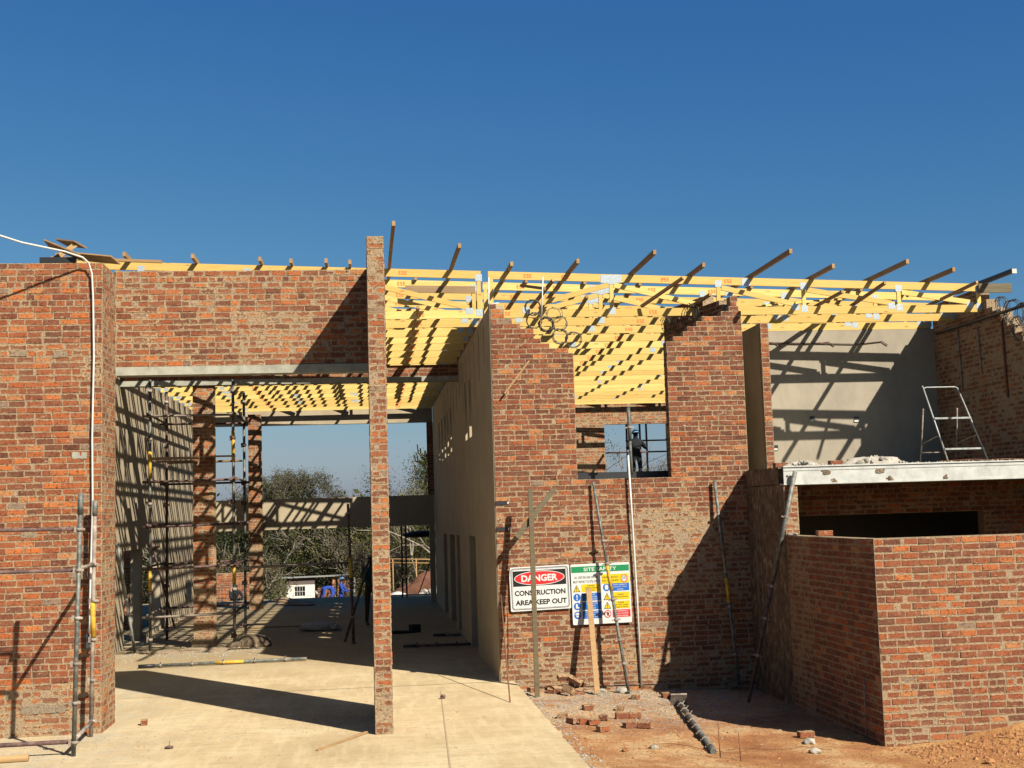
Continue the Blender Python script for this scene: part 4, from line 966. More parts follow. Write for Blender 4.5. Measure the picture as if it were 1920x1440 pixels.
# ================================================================== SIGNS
WHITES = mat_flat('sign_white', (.62,.62,.60), .35); INK = mat_flat('sign_black', (.012,.012,.012), .4); REDS = mat_flat('sign_red', (.58,.02,.02), .4)
GREENS = mat_flat('sign_green', (.01,.22,.075), .4); BLUES = mat_flat('sign_blue', (.01,.12,.45), .4); YELS = mat_flat('sign_yellow', (.66,.48,.01), .4)
class Sign:
    """flat print on a board; local u to the right, v up, metres, on the board's front plane"""
    def __init__(s, name, label, x, y, z, w, h, rot):
        s.t = thing(name, label, 'safety sign', (x, y, z)); s.w = w; s.h = h
        s.m = Matrix.Translation((x, y, z)) @ Matrix.Rotation(rot, 4, 'Y'); s.k = 0
        mb = MB(); r = .02; pts = s.rr(0, 0, w, h, r); n = len(pts)
        vs = [s.m @ Vector((u, 0, v)) for u, v in pts]+[s.m @ Vector((u, .006, v)) for u, v in pts]
        mb.add(vs, [tuple(range(n)), tuple(reversed(range(n, 2*n)))]+[(i, i+n, (i+1)%n+n, (i+1)%n) for i in range(n)])
        mb.build('board', WHITES, s.t)
    def rr(s, u0, v0, u1, v1, r, n=5):
        c = [(u1-r, v0+r, -90), (u1-r, v1-r, 0), (u0+r, v1-r, 90), (u0+r, v0+r, 180)]
        return [(a+r*math.cos(R(d+90*i/n)), b+r*math.sin(R(d+90*i/n))) for a, b, d in c for i in range(n+1)]
    def poly(s, pts, mat_, name, lay=1):
        mb = MB(); mb.add([s.m @ Vector((u, -.0012*lay, v)) for u, v in pts], [tuple(range(len(pts)))]); return mb.build(name, mat_, s.t)
    def rect(s, u0, v0, u1, v1, mat_, name='panel', lay=1): return s.poly([(u0,v0),(u1,v0),(u1,v1),(u0,v1)], mat_, name, lay)
    def ring(s, outer, inner, mat_, name, lay=1):
        n = len(outer); mb = MB(); mb.add([s.m @ Vector((u, -.0012*lay, v)) for u, v in outer+inner], [(i, (i+1)%n, (i+1)%n+n, i+n) for i in range(n)]); return mb.build(name, mat_, s.t)
    def ell(s, cu, cv, a, b, n=40): return [(cu+a*math.cos(2*math.pi*i/n), cv+b*math.sin(2*math.pi*i/n)) for i in range(n)]
    def text(s, txt, cu, cv, w, h, mat_, bold=.012, lay=3):
        cd = bpy.data.curves.new('lettering', 'FONT'); cd.body = txt; cd.align_x = 'CENTER'; cd.align_y = 'CENTER'; cd.offset = bold; cd.resolution_u = 3
        o = bpy.data.objects.new('tmp', cd); COL.objects.link(o); bpy.context.view_layer.update()
        me = bpy.data.meshes.new_from_object(o.evaluated_get(bpy.context.evaluated_depsgraph_get()))
        bpy.data.objects.remove(o)
        xs_ = [v.co.x for v in me.vertices]; ys_ = [v.co.y for v in me.vertices]
        sx = w/(max(xs_)-min(xs_)); sy = h/(max(ys_)-min(ys_)); mx = (max(xs_)+min(xs_))/2; my = (max(ys_)+min(ys_))/2
        mb = MB(); mb.add([s.m @ Vector((cu+(v.co.x-mx)*sx, -.0012*lay, cv+(v.co.y-my)*sy)) for v in me.vertices], [tuple(p.vertices) for p in me.polygons])
        bpy.data.meshes.remove(me); return mb.build('lettering', mat_, s.t)
D = Sign('danger_sign', 'white danger sign with a red oval reading construction area keep out', 2.247, 20.81, 1.115, .995, .715, R(-1.3))
D.ring(D.rr(.022,.022,.973,.693,.05), D.rr(.032,.032,.963,.683,.045), INK, 'border_line')
D.ring(D.rr(.040,.040,.955,.675,.04), D.rr(.044,.044,.951,.671,.037), INK, 'border_line')
D.rect(.055,.400,.935,.650, INK, 'black_panel')
D.poly(D.ell(.495,.525,.418,.117), WHITES, 'oval_rim', 2); D.poly(D.ell(.495,.525,.406,.106), REDS, 'red_oval', 3)
D.text('DANGER', .495, .525, .60, .112, WHITES, .035, 4)
D.text('CONSTRUCTION', .495, .29, .84, .085, INK, .032, 2); D.text('AREA KEEP OUT', .505, .135, .85, .085, INK, .032, 2)
G = Sign('site_safety_sign', 'taller site safety sign with a green header and blue, yellow and red panels', 3.262, 20.805, .862, .985, .985, R(-.7))
G.rect(.008,.845,.975,.945, GREENS, 'green_header'); G.text('SITE SAFETY', .49, .894, .55, .058, WHITES, .018, 2)
G.text('ALL VISITORS AND DRIVERS', .255, .765, .40, .040, INK, .01, 1); G.text('MUST REPORT TO SITE OFFICE', .255, .695, .44, .040, INK, .01, 1)
G.rect(.505,.645,.965,.80, YELS, 'yellow_panel'); G.text('CHILDREN MUST NOT', .655, .750, .27, .030, INK, .006, 2); G.text('PLAY ON THIS SITE', .655, .695, .27, .030, INK, .006, 2)
G.poly(G.ell(.885,.722,.055,.062), WHITES, 'pictogram_disc', 2); G.ring(G.ell(.885,.722,.055,.062), G.ell(.885,.722,.043,.050), REDS, 'prohibition_ring', 3)
for du in (-.016, .016):
    G.poly(G.ell(.885+du, .748, .008, .009, 10), INK, 'figure', 3); G.poly([(.877+du,.735),(.893+du,.735),(.889+du,.70),(.881+du,.70)], INK, 'figure', 3)
rows = [(.59, 'tri', YELS, INK, ['DANGER', 'CONSTRUCTION SITE', 'KEEP OUT']), (.445, '!', BLUES, WHITES, ['ALL SITE', 'PERSONNEL', 'MUST REPORT']), (.300, 'boot', BLUES, WHITES, ['SAFETY BOOTS', 'MUST', 'BE WORN']), (.155, 'helm', BLUES, WHITES, ['HARD HATS', 'MUST BE WORN', 'ON THIS SITE'])]
for cv, kind, pc_, tc, tx in rows:
    G.rect(.165, cv-.062, .485, cv+.062, pc_, 'text_panel')
    for i, tt in enumerate(tx): G.text(tt, .325, cv+.038-.038*i, .20 if len(tt) > 8 else .13, .022, tc, .006, 2)
    if kind == 'tri':
        G.poly([(.025,cv-.058),(.145,cv-.058),(.085,cv+.058)], INK, 'warning_triangle', 1); G.poly([(.040,cv-.049),(.130,cv-.049),(.085,cv+.040)], YELS, 'warning_triangle', 2)
        G.text('!', .085, cv-.012, .012, .058, INK, .02, 3)
    else:
        G.poly(G.ell(.085, cv, .060, .062), BLUES, 'blue_disc', 1)
        if kind == '!': G.text('!', .085, cv, .022, .088, WHITES, .03, 2)
        elif kind == 'boot': G.poly([(.062,cv+.040),(.088,cv+.040),(.092,cv-.005),(.118,cv-.018),(.122,cv-.034),(.060,cv-.034)], WHITES, 'boot', 2)
        else:
            G.poly([(.085+.04*math.cos(R(d)), cv+.008+.034*math.sin(R(d))) for d in range(0, 181, 15)], WHITES, 'helmet', 2)
            G.poly([(.085+.028*math.cos(R(d)), cv-.002+.034*math.sin(R(d))) for d in range(180, 361, 15)], WHITES, 'face', 2)
rows = [(.585, 'glove', BLUES, WHITES, ['HIGH VISIBILITY', 'JACKETS MUST', 'BE WORN']), (.44, 'tri', YELS, INK, ['DANGER', 'DEEP EXCAVATIONS']), (.295, 'tri', YELS, INK, ['DANGER', 'STAY WELL CLEAR', 'BEWARE OF TRUCKS']), (.155, 'no', REDS, WHITES, ['NO ENTRANCE', 'FOR UNAUTHORISED', 'PERSONNEL'])]
for cv, kind, pc_, tc, tx in rows:
    G.rect(.665, cv-.062, .965, cv+.062, pc_, 'text_panel')
    for i, tt in enumerate(tx): G.text(tt, .815, cv+(.038 if len(tx) == 3 else .022)-.038*i, .23 if len(tt) > 8 else .10, .022, tc, .006, 2)
    if kind == 'tri':
        G.poly([(.525,cv-.058),(.645,cv-.058),(.585,cv+.058)], INK, 'warning_triangle', 1); G.poly([(.540,cv-.049),(.630,cv-.049),(.585,cv+.040)], YELS, 'warning_triangle', 2); G.text('!', .585, cv-.012, .012, .058, INK, .02, 3)
    elif kind == 'glove':
        G.poly(G.ell(.585, cv, .060, .062), BLUES, 'blue_disc', 1); G.poly([(.560,cv-.035),(.610,cv-.035),(.615,cv+.01),(.60,cv+.045),(.57,cv+.045),(.555,cv+.01)], WHITES, 'jacket', 2)
    else:
        G.poly(G.ell(.585, cv, .060, .062), WHITES, 'pictogram_disc', 1); G.poly([(.575,cv-.03),(.60,cv-.03),(.61,cv+.01),(.585,cv+.04),(.57,cv+.01)], INK, 'hand', 2)
        G.ring(G.ell(.585, cv, .060, .062), G.ell(.585, cv, .047, .049), REDS, 'prohibition_ring', 3); G.poly([(.545,cv+.036),(.552,cv+.044),(.625,cv-.036),(.618,cv-.044)], REDS, 'prohibition_bar', 4)

# ================================================================== RAZOR WIRE
def coil(c, r, n, axis_, label, grp, seed, th=.006, spread=.12):
    q = random.Random(seed); mb = MB(); ax = Vector(axis_).normalized(); a = ax.orthogonal().normalized(); b_ = ax.cross(a)
    pts = []
    for i in range(n*18):
        t = 2*math.pi*i/18; rr = r*(1+.05*math.sin(t*.37+seed)); pts.append(Vector(c)+a*math.cos(t)*rr+b_*math.sin(t)*rr+ax*(spread*(i/(n*18)-.5))+Vector((q.uniform(-.004,.004),)*3))
    mb.tube(pts, th, 5)
    for i in range(0, len(pts), 3): mb.obox(pts[i], (.028, .006, .02), (q.uniform(0,3), q.uniform(0,3), 0))
    return tag(mb.build('razor_wire_coil', WIRE), label, 'razor wire', grp)
CO = [(2.79, 6.17, .13, 6, 'highest razor wire coil over the steps of the left pillar'), (2.81, 5.95, .13, 3, 'razor wire coil directly below the highest one'), (3.15, 6.04, .13, 2, 'pale loose razor wire loop right of the highest coil'),
      (3.01, 5.88, .125, 7, 'dark dense razor wire coil in the middle of the bunch'), (3.24, 5.89, .125, 3, 'razor wire coil right of the dark dense one'), (3.24, 5.67, .125, 4, 'low razor wire coil resting on the left pillar top'), (3.47, 5.61, .13, 4, 'rightmost razor wire coil hanging at the pillar edge')]
for k, (x, z, r, n, l) in enumerate(CO): coil((x, 21.02, z), r, n, (.25*math.sin(k*2), 1, .2*math.cos(k)), l, 'razor wire coils over the stepped left pillar', k, th=.005)
for k, (x, y, z) in enumerate([(5.56, 22.9, 6.12), (5.78, 21.9, 6.2), (5.68, 22.4, 6.02)]):
    coil((x, y, z), .15, 3, (1, .35, .1), ['far', 'near', 'low'][k]+' pale razor wire coil against the dark cross wall', 'razor wire coils on the cross wall', 20+k)
for k, (x, y, z, r) in enumerate([(11.26, 21.2, 6.13, .17), (11.26, 20.8, 5.94, .23), (11.3, 20.5, 5.86, .21), (11.28, 20.75, 5.66, .21), (11.3, 20.2, 5.6, .19)]):
    coil((x, y, z), r, 4, (1, .3*math.sin(k), .2), ['topmost', 'second', 'third', 'fourth', 'lowest'][k]+' razor wire coil on the ragged top of the far right wall', 'razor wire coils on the far right wall', 30+k)
tag(MB().tube([(11.22, 23.8, 6.01), (11.2, 20.1, 6.0), (11.3, 18.2, 6.04)], .03, 8).build('dark_pipe', BLACK), 'dark pipe running along the far right wall just below the roof', 'pipe')
for k, (y, z0, z1) in enumerate(((23.0, 4.82, 6.0), (21.3, 4.5, 6.0), (22.2, 5.0, 5.9))):
    tag(MB().tube([(11.27, y, z1), (11.275, y-.03, z0)], .014 if k != 1 else .02, 6).build('conduit_drop', STEELP if k != 1 else RUST), ['pale thin conduit hanging down the far right wall near the corner', 'rusty-dark drop pipe on the far right wall', 'short conduit drop in the middle of the far right wall'][k], 'conduit')
tag(MB().tube([(2.94, 20.72, 6.64), (2.89, 20.72, 5.93)], .012, 6).build('white_stick', WHITEP), 'thin white plastic stick standing among the razor wire coils', 'stick')
tag(MB().tube([(2.05, 20.95, 6.68), (2.03, 20.93, 6.2), (2.10, 20.90, 6.22), (2.2, 20.88, 6.23)], .014, 6).build('white_pipe_bend', WHITEP), 'white pipe bend at the head of the shaded plastered wall', 'pipe')
for k in range(3):
    tag(MB().tube([(6.9+k*.3, 24.08, 5.93), (7.5+k*1.1, 24.08, 5.9-.02*k), (8.0+k*1.1, 24.08, 5.91), (8.12+k*1.1, 24.08, 5.83)], .009, 5).build('conduit_run', STEELD), ['left', 'middle', 'right'][k]+' grey conduit run high on the grey plastered wall', 'conduit')

# ================================================================== STEP LADDER
ld = thing('step_ladder', 'aluminium step ladder frame standing on the deck before the grey plastered wall', 'ladder', (10.0, 21, 3.3))
LT = 4.66
A0, A1 = Vector((9.60, 21.0, LT)), Vector((10.22, 21.0, LT))
F0, F1 = Vector((9.72, 20.45, 3.31)), Vector((10.44, 20.45, 3.31)); B0, B1 = Vector((9.68, 21.5, 3.31)), Vector((10.35, 21.5, 3.31))
for a, b_, nm in ((A0, F0, 'front_rail'), (A1, F1, 'front_rail'), (A0+Vector((0,.06,-.35)), B0, 'rear_rail'), (A1+Vector((0,.06,-.35)), B1, 'rear_rail')): MB().tube([a, b_], .0135, 8).build(nm, GALV if 'front' in nm else STEELP, ld)
MB().tube([A0+Vector((-.02,0,.05)), A0, A0+Vector((.05,0,.02)), A1+Vector((-.05,0,.02)), A1], .012, 8).build('top_rail', GALV, ld)
for k in (.40, .80):
    MB().beam(A0.lerp(F0, k), A1.lerp(F1, k), .08, .03).build('step', GALV, ld)
MB().tube([(A0+Vector((0,.06,-.35))).lerp(B0, .75), (A1+Vector((0,.06,-.35))).lerp(B1, .75)], .011, 6).build('rear_brace', STEELP, ld)
MB().tube([A0.lerp(F0, .62), (A0+Vector((0,.06,-.35))).lerp(B0, .6)], .010, 6).build('spreader', STEELP, ld)
MB().tube([A1.lerp(F1, .62), (A1+Vector((0,.06,-.35))).lerp(B1, .6)], .010, 6).build('spreader', STEELP, ld)

# rubble on the deck edge
for k, (x, w, h, l) in enumerate([(6.72, .26, .085, 'left heap of mortar rubble on the deck above the white steel lintel'), (7.92, .45, .13, 'larger heap of mortar rubble in the middle of the deck edge')]):
    mb = MB(); q = random.Random(k)
    mb.blob((x, 19.2, 3.30), (w, .16, h), 4, .25, k)
    for _ in range(60):
        a = q.gauss(0, .45); mb.blob((x+a*w, 19.15+q.uniform(-.1,.1), 3.31+h*max(.1, 1-abs(a))*q.uniform(.5, 1)), [q.uniform(.012,.04)]*3, 1, .3, _)
    tag(mb.build('rubble_heap', PALER), l, 'rubble')
stones(lambda q: (q.uniform(8.5, 11.3), 19.0+abs(q.gauss(0, .1))), 240, .01, .04, PALER, 'mortar_crumbs', 44, lambda x, y: 3.315)
stones(lambda q: (q.uniform(6.4, 8.6), 19.0+abs(q.gauss(0, .1))), 160, .008, .03, PALER, 'mortar_crumbs', 45, lambda x, y: 3.315)
tag(MB().tube([(8.9+.28*k, 19.05+.04*(k % 2), 3.33+.02*((k*7) % 5)/5) for k in range(10)], .006, 5).build('rusty_wire', RUST), 'rusty tie wire trailing along the deck edge towards the right', 'wire')
loose_brick(7.16, 19.15, 3.316, .05, 'lone dark brick on the deck edge between the two rubble heaps', 4, L=210)
loose_brick(6.42, 19.6, 3.316, .1, 'red brick at the left end of the deck, beside the wall stub', 5, L=230)
loose_brick(6.36, 17.65, 2.262, .0, 'single orange-red brick lying on top of the shaded low wall', 8)
tag(MB().blob((6.36, 18.75, 2.27), (.08, .14, .03), 3, .3, 3).build('mortar_dab', PALER), 'pale dab of mortar where the rough pier meets the low wall', 'mortar')

# ================================================================== LOOSE BRICKS AND DEBRIS
def gb(x, y): return gz(x, y)+.004
LBK = [(4.06, 19.75, .9, 7, 'upright orange half brick nearest to the foot of the white conduit', .11), (4.50, 19.85, .1, 6, 'half brick on the edge of the big shadow, behind the lying standard', .13),
    (3.04, 18.6, .2, 4, 'dark brick lying alone, left in the middle of the debris', .15), (3.60, 18.55, 1.2, 5, 'small upright brick piece right of the lone dark brick', .11),
    (3.38, 17.9, .05, 5, 'long pinkish brick lying flat in the middle of the debris', .22), (3.56, 17.9, .05, 6, 'brick continuing the row of the long pinkish brick', .18),
    (3.08, 17.65, -.3, 2, 'grey half brick left of the long pinkish brick', .12), (2.76, 17.3, .2, 7, 'orange brick next to the slab edge', .16), (2.88, 17.25, .1, 8, 'tan brick just right of the one by the slab edge', .15),
    (3.34, 17.05, .25, 3, 'dark brick, left one of the tilted pair', .16), (3.50, 17.08, -.35, 4, 'dark brick, right one of the tilted pair', .18), (2.94, 16.75, .4, 8, 'lone orange brick nearest to the viewer in the debris', .15),
    (2.62, 17.75, 1.2, 4, 'brick half hidden against the slab edge', .18), (2.58, 17.35, -.9, 3, 'brick piece wedged at the slab edge below the other', .14),
    (5.42, 16.1, .1, 7, 'red brick at the edge of the shadow near the sunlit corner', .2), (2.48, 21-.6, .5, 6, 'brick chip at the foot of the timber post', .1)]
for x, y, a, tn, l, L in LBK:
    o = loose_brick(x, y, gb(x, y), a, l, tn, L=int(L*1000), rx=rnd.uniform(-.06,.06))
for k, (x, y, z, a, rx, ry, tn) in enumerate([(2.86, 20.50, .02, .5, .35, .15, 3), (3.02, 20.38, .06, -1.0, 1.15, .2, 4), (3.30, 20.42, .03, 1.2, .25, .8, 7), (2.95, 20.55, .19, .15, .30, .05, 1), (3.10, 20.55, .20, -.45, .25, .45, 2), (3.28, 20.55, .12, .9, .35, .3, 3), (2.76, 20.55, .0, -.2, .1, .1, 2), (3.14, 20.28, .0, .3, .0, .25, 5)]):
    loose_brick(x, y, gb(x, y)+z, a, ['leftmost grey brick', 'steep dark brick in front', 'pale-faced brick at the right foot', 'flat brick on top', 'tilted brick at the summit', 'leaning brick at the right shoulder', 'buried brick at the left foot', 'front brick'][k]+' of the brick pile below the danger sign', tn, rx, ry, group='bricks in the pile under the signs')
def rock(x, y, r, label, mat_=PALER, z=None, seed=0):
    zz = gz(x, y) if z is None else z
    return tag(MB().blob((x, y, zz+r*.35), (r, r*.8, r*.65), 3, .22, seed).build('stone', mat_), label, 'stone')
rock(3.98, 20.45, .10, 'pale lump of mortar at the foot of the grey prop', seed=1)
rock(3.66, 20.55, .07, 'grey stone behind the leaning raw board', GRIT, seed=2)
rock(5.42, 15.75, .075, 'pale stone below the red brick near the sunlit corner', seed=3)
rock(5.25, 15.1, .07, 'rounded pale stone near the bottom edge', seed=4); rock(5.62, 16.25, .045, 'small pale stone right of the red brick', seed=5)
rock(7.05, 14.3, .055, 'lone round clod on the orange earth at the lower right', CLOD, seed=6)
rock(3.4, 15.6, .05, 'dark clod between the debris and the stakes', GRIT, seed=7); rock(3.0, 15.4, .045, 'dark small clod left of the stakes', CLOD, seed=8)
tag(MB().box(.98, 1.05, 19.2, 19.27, .001, .04).blob((1.02, 19.23, .04), (.04,.04,.025), 2, .3, 3).build('debris_chip', STEELD), 'small dark chip on the slab in front of the hall', 'debris')
tag(MB().blob((-2.48, 16.1, .02), (.05,.04,.02), 2, .3, 3).tube([(-2.48, 16.1, .02), (-2.48, 16.1, .09)], .004, 5).build('debris_chip', STEELD), 'small spiky dark piece on the dusty slab, lower left', 'debris')
loose_brick(-3.15, 18.0, .002, .2, 'tiny brick fragment on the slab near the left wall corner', 5, L=90)
# fine wires on the earth
tag(MB().tube([(3.3+.17*k, 15.6+.28*math.sin(k*.9)-.04*k, gz(3.3+.17*k, 15.6+.28*math.sin(k*.9)-.04*k)+.012) for k in range(9)], .0035, 4).build('tie_wire', RUST), 'rusty tie wire curling over the earth left of the stakes', 'wire')
tag(MB().tube([(4.25+.16*k, 15.35+.1*math.sin(k*1.3), gz(4.25+.16*k, 15.35+.1*math.sin(k*1.3))+.014) for k in range(9)], .0035, 4).build('tie_wire', RUST), 'rusty tie wire lying right of the stakes', 'wire')
tag(MB().tube([(2.75+.1*k, 19.6+.2*math.sin(k*1.7), gz(2.75+.1*k, 19.6+.2*math.sin(k*1.7))+.012) for k in range(8)], .003, 4).build('tie_wire', PALER), 'pale tangled string before the brick pile', 'string')
# things inside the hall
tag(MB().blob((-1.35, 31.8, .09), (.42, .25, .12), 4, .18, 8).blob((-.93, 31.6, .07), (.14, .12, .09), 3, .3, 9).build('cement_bag', PALER), 'grey empty cement bag lying on the shaded hall floor', 'bag')
tag(MB().beam((-3.2, 33.3, .02), (-1.6, 33.0, .02), .05, .03).build('timber_lath', PINE_OLD), 'long lath on the hall floor behind the cement bag', 'lath')
tag(MB().obox((.98, 30.3, .09), (.22,.2,.18), (0,0,.4)).blob((.6, 30.2, .02), (.35,.2,.05), 3, .3, 2).build('debris_block', DARKC), 'dark block and dirt on the hall floor right of the tall pier', 'debris')
tag(MB().obox((-2.55, 41.5, .12), (1.1,.5,.05), (.1,.16,-.5)).obox((-2.3, 41.2, .06), (1.0,.35,.04), (0,.05,-.6)).build('plank_stack', PINE_OLD), 'stack of loose planks on the floor by the farther column', 'planks')
bk = thing('meter_box', 'dark open meter box low on the sunlit hall wall, just left of the nearer column', 'meter box', (-5.44, 39.0, .42))
MB().box(-5.446, -5.43, 38.35, 39.6, .40, 1.02).build('box_frame', GREYWOOD, bk)
MB().box(-5.4295, -5.42, 38.45, 39.5, .47, .96).build('box_mouth', BLACK, bk)

# ================================================================== PEOPLE
def person(label, loc, rz, pose, mats, helmet=None, scale=1.0, extra=None):
    """pose: dict joint -> (x, y, z) with the figure facing -Y, feet at z=0; one continuous skinned body"""
    t = thing('person', label, 'person', loc)
    J = pose; names = list(J); V = [J[n] for n in names]; E = []; Rr = {}
    rad = dict(pelvis=.15, waist=.135, chest=.16, neck=.06, head=.095, crown=.085, sh=.075, elbow=.048, wrist=.036, hip=.10, knee=.066, ankle=.048, toe=.04)
    link = [('pelvis','waist'),('waist','chest'),('chest','neck'),('neck','head'),('head','crown')]
    for s in 'LR':
        link += [('chest','sh'+s),('sh'+s,'elbow'+s),('elbow'+s,'wrist'+s),('pelvis','hip'+s),('hip'+s,'knee'+s),('knee'+s,'ankle'+s),('ankle'+s,'toe'+s)]
    idx = {n: i for i, n in enumerate(names)}
    E = [(idx[a], idx[b_]) for a, b_ in link]
    rr = [rad[n.rstrip('LR') if n[-1] in 'LR' else n] for n in names]
    # hands: palm, four fingers of different lengths with a bend, and a thumb from the side of the palm
    for s, sg in (('L', 1), ('R', -1)):
        w = Vector(J['wrist'+s]); d = (w-Vector(J['elbow'+s])).normalized(); sd = d.cross(Vector((0,0,1))); sd = (sd if sd.length > .1 else Vector((1,0,0))).normalized(); cu = d.cross(sd)
        V.append(tuple(w+d*.075)); rr.append(.026); pi = len(V)-1; E.append((idx['wrist'+s], pi))
        for k, L in enumerate((.07, .08, .075, .058)):
            b0 = w+d*.085+sd*(k-1.5)*.022; b1 = b0+d*L*.5+cu*.008; b2 = b1+d*L*.4+cu*.03
            V += [tuple(b0), tuple(b1), tuple(b2)]; rr += [.011, .010, .0085]; n = len(V); E += [(pi, n-3), (n-3, n-2), (n-2, n-1)]
        b0 = w+d*.035-sd*.035; b1 = b0+d*.03-sd*.025+cu*.01
        V += [tuple(b0), tuple(b1)]; rr += [.013, .011]; n = len(V); E += [(pi, n-2), (n-2, n-1)]
    me = bpy.data.meshes.new('body'); me.from_pydata([tuple(c*scale for c in v) for v in V], E, [])
    o = bpy.data.objects.new('body', me); COL.objects.link(o)
    sk = o.modifiers.new('skin', 'SKIN'); sk.use_smooth_shade = True; sk.branch_smoothing = .4
    if not me.skin_vertices: me.skin_vertices.new() if hasattr(me.skin_vertices, 'new') else None
    for i, sv in enumerate(me.skin_vertices[0].data):
        sv.radius = (rr[i]*scale, rr[i]*scale*(.78 if i in (idx['pelvis'], idx['waist'], idx['chest']) else 1)); sv.use_root = (i == idx['pelvis'])
    ss = o.modifiers.new('sub', 'SUBSURF'); ss.levels = 1; ss.render_levels = 1
    bpy.context.view_layer.update()
    m2 = bpy.data.meshes.new_from_object(o.evaluated_get(bpy.context.evaluated_depsgraph_get()))
    bpy.data.objects.remove(o)
    for m_ in mats: m2.materials.append(m_)     # 0 skin, 1 top, 2 trousers, 3 boots
    seg = [(Vector(V[a])*scale, Vector(V[b_])*scale, (names[a] if a < len(names) else 'hand', names[b_] if b_ < len(names) else 'hand')) for a, b_ in E]
    def kind(p):
        best = None
        for a, b_, nm in seg:
            ab = b_-a; k = max(0, min(1, (p-a).dot(ab)/max(ab.length_squared, 1e-9))); dd = (p-a-ab*k).length
            if best is None or dd < best[0]: best = (dd, nm, k)
        n0, n1 = best[1]
        if 'hand' in (n0, n1) or n0 in ('neck', 'head') or (n0 == 'chest' and n1 == 'neck' and best[2] > .75): return 0
        if n1.startswith('toe'): return 3
        if n0 in ('waist', 'chest') or n0.startswith(('sh', 'elbow')) : return 1
        return 2
    for f in m2.polygons: f.material_index = min(kind(f.center), len(mats)-1)
    m2.polygons.foreach_set('use_smooth', [True]*len(m2.polygons))
    b_ = bpy.data.objects.new('body', m2); COL.objects.link(b_); b_.parent = t
    t.rotation_euler = (0, 0, rz)
    if helmet:
        h = Vector(J['head'])*scale; cr = Vector(J['crown'])*scale; up = (cr-h).normalized(); q = Vector((0,0,1)).rotation_difference(up)
        mb = MB(); vs = []; n = 14
        for i in range(5):
            for j in range(n):
                a = math.pi/2*i/5; c_ = Vector((math.cos(a)*math.cos(2*math.pi*j/n)*.125, math.cos(a)*math.sin(2*math.pi*j/n)*.14, math.sin(a)*.115)); vs.append(h+q @ (c_+Vector((0,0,.045))))
        vs.append(h+q @ Vector((0,0,.165)))
        br = [h+q @ Vector((math.cos(2*math.pi*j/n)*.145, math.sin(2*math.pi*j/n)*.16-(.045 if math.sin(2*math.pi*j/n) < -.3 else 0), .04)) for j in range(n)]
        fs = [(i*n+j, i*n+(j+1)%n, (i+1)*n+(j+1)%n, (i+1)*n+j) for i in range(4) for j in range(n)]+[(4*n+j, 4*n+(j+1)%n, 5*n) for j in range(n)]
        k0 = len(vs); vs += br; fs += [(k0+j, k0+(j+1)%n, (j+1)%n, j) for j in range(n)]
        hm = bpy.data.meshes.new('helmet'); hm.from_pydata([tuple(v) for v in vs], [], fs); hm.materials.append(helmet); hm.polygons.foreach_set('use_smooth', [True]*len(fs))
        ho = bpy.data.objects.new('helmet', hm); COL.objects.link(ho); ho.parent = t
    return t
def stand(la=(.26,-.02,1.12), lw=(.30,-.12,.88), ra=(-.26,-.02,1.12), rw=(-.30,-.12,.88)):
    return dict(pelvis=(0,0,.95), waist=(0,0,1.12), chest=(0,0,1.34), neck=(0,0,1.50), head=(0,-.02,1.62), crown=(0,-.01,1.70),
        shL=(.19,0,1.41), elbowL=la, wristL=lw, shR=(-.19,0,1.41), elbowR=ra, wristR=rw,
        hipL=(.10,0,.90), kneeL=(.12,-.02,.49), ankleL=(.13,.02,.09), toeL=(.14,-.14,.04), hipR=(-.10,0,.90), kneeR=(-.12,-.02,.49), ankleR=(-.13,.02,.09), toeR=(-.14,-.14,.04))
person('man in dark clothes standing upstairs in the rear window opening, arms raised to his chest', (8.38, 39.4, 3.46), .1, stand((.33,-.08,1.16), (.12,-.28,1.24), (-.33,-.08,1.16), (-.12,-.28,1.22)), [DARKC, DARKC, DARKC, DARKC], HELB)
person('second man upstairs, half hidden behind the right edge of the window, in a dark cap', (9.52, 39.6, 3.25), 1.3, stand((.25,-.12,1.12), (.2,-.36,1.14), (-.25,-.12,1.12), (-.2,-.36,1.12)), [DARKC, DARKC, mat_flat('navy', (.01,.015,.06), .9), DARKC], BLACK)
# two workers beyond the slab
person('worker in blue overalls and a pale blue helmet standing beside the bent one, facing right', (-1.42, 60, -1.76), R(75), stand((.24,-.14,1.15), (.16,-.38,1.12), (-.24,-.14,1.15), (-.16,-.38,1.10)), [SKIN, BLUEC, BLUEC, BLACK], HELB)
bend = dict(pelvis=(0,.10,.93), waist=(0,-.04,1.01), chest=(0,-.28,1.0), neck=(0,-.43,.92), head=(0,-.53,.84), crown=(0,-.60,.78),
    shL=(.19,-.30,.96), elbowL=(.22,-.36,.66), wristL=(.16,-.46,.42), shR=(-.19,-.30,.96), elbowR=(-.22,-.36,.66), wristR=(-.16,-.46,.42),
    hipL=(.11,.10,.88), kneeL=(.14,-.04,.47), ankleL=(.15,.04,.09), toeL=(.16,-.12,.04), hipR=(-.11,.10,.88), kneeR=(-.14,.08,.47), ankleR=(-.15,.14,.09), toeR=(-.16,-.02,.04))
person('worker in blue overalls and a white helmet bending forward to the left beyond the slab', (-1.88, 59.2, -1.52), R(-75), bend, [SKIN, BLUEC, BLUEC, BLACK], HELW, 1.12)
person('man in a dark green shirt in the hall, mostly hidden by the tall pier', (-.02, 32.6, 0), R(20), stand((.24,-.12,1.15), (.14,-.34,1.05), (-.24,-.12,1.15), (-.14,-.34,1.0)), [DARKC, GREENC, mat_flat('brown_trousers', (.06,.03,.02), .9), BLACK], None, 1.02)
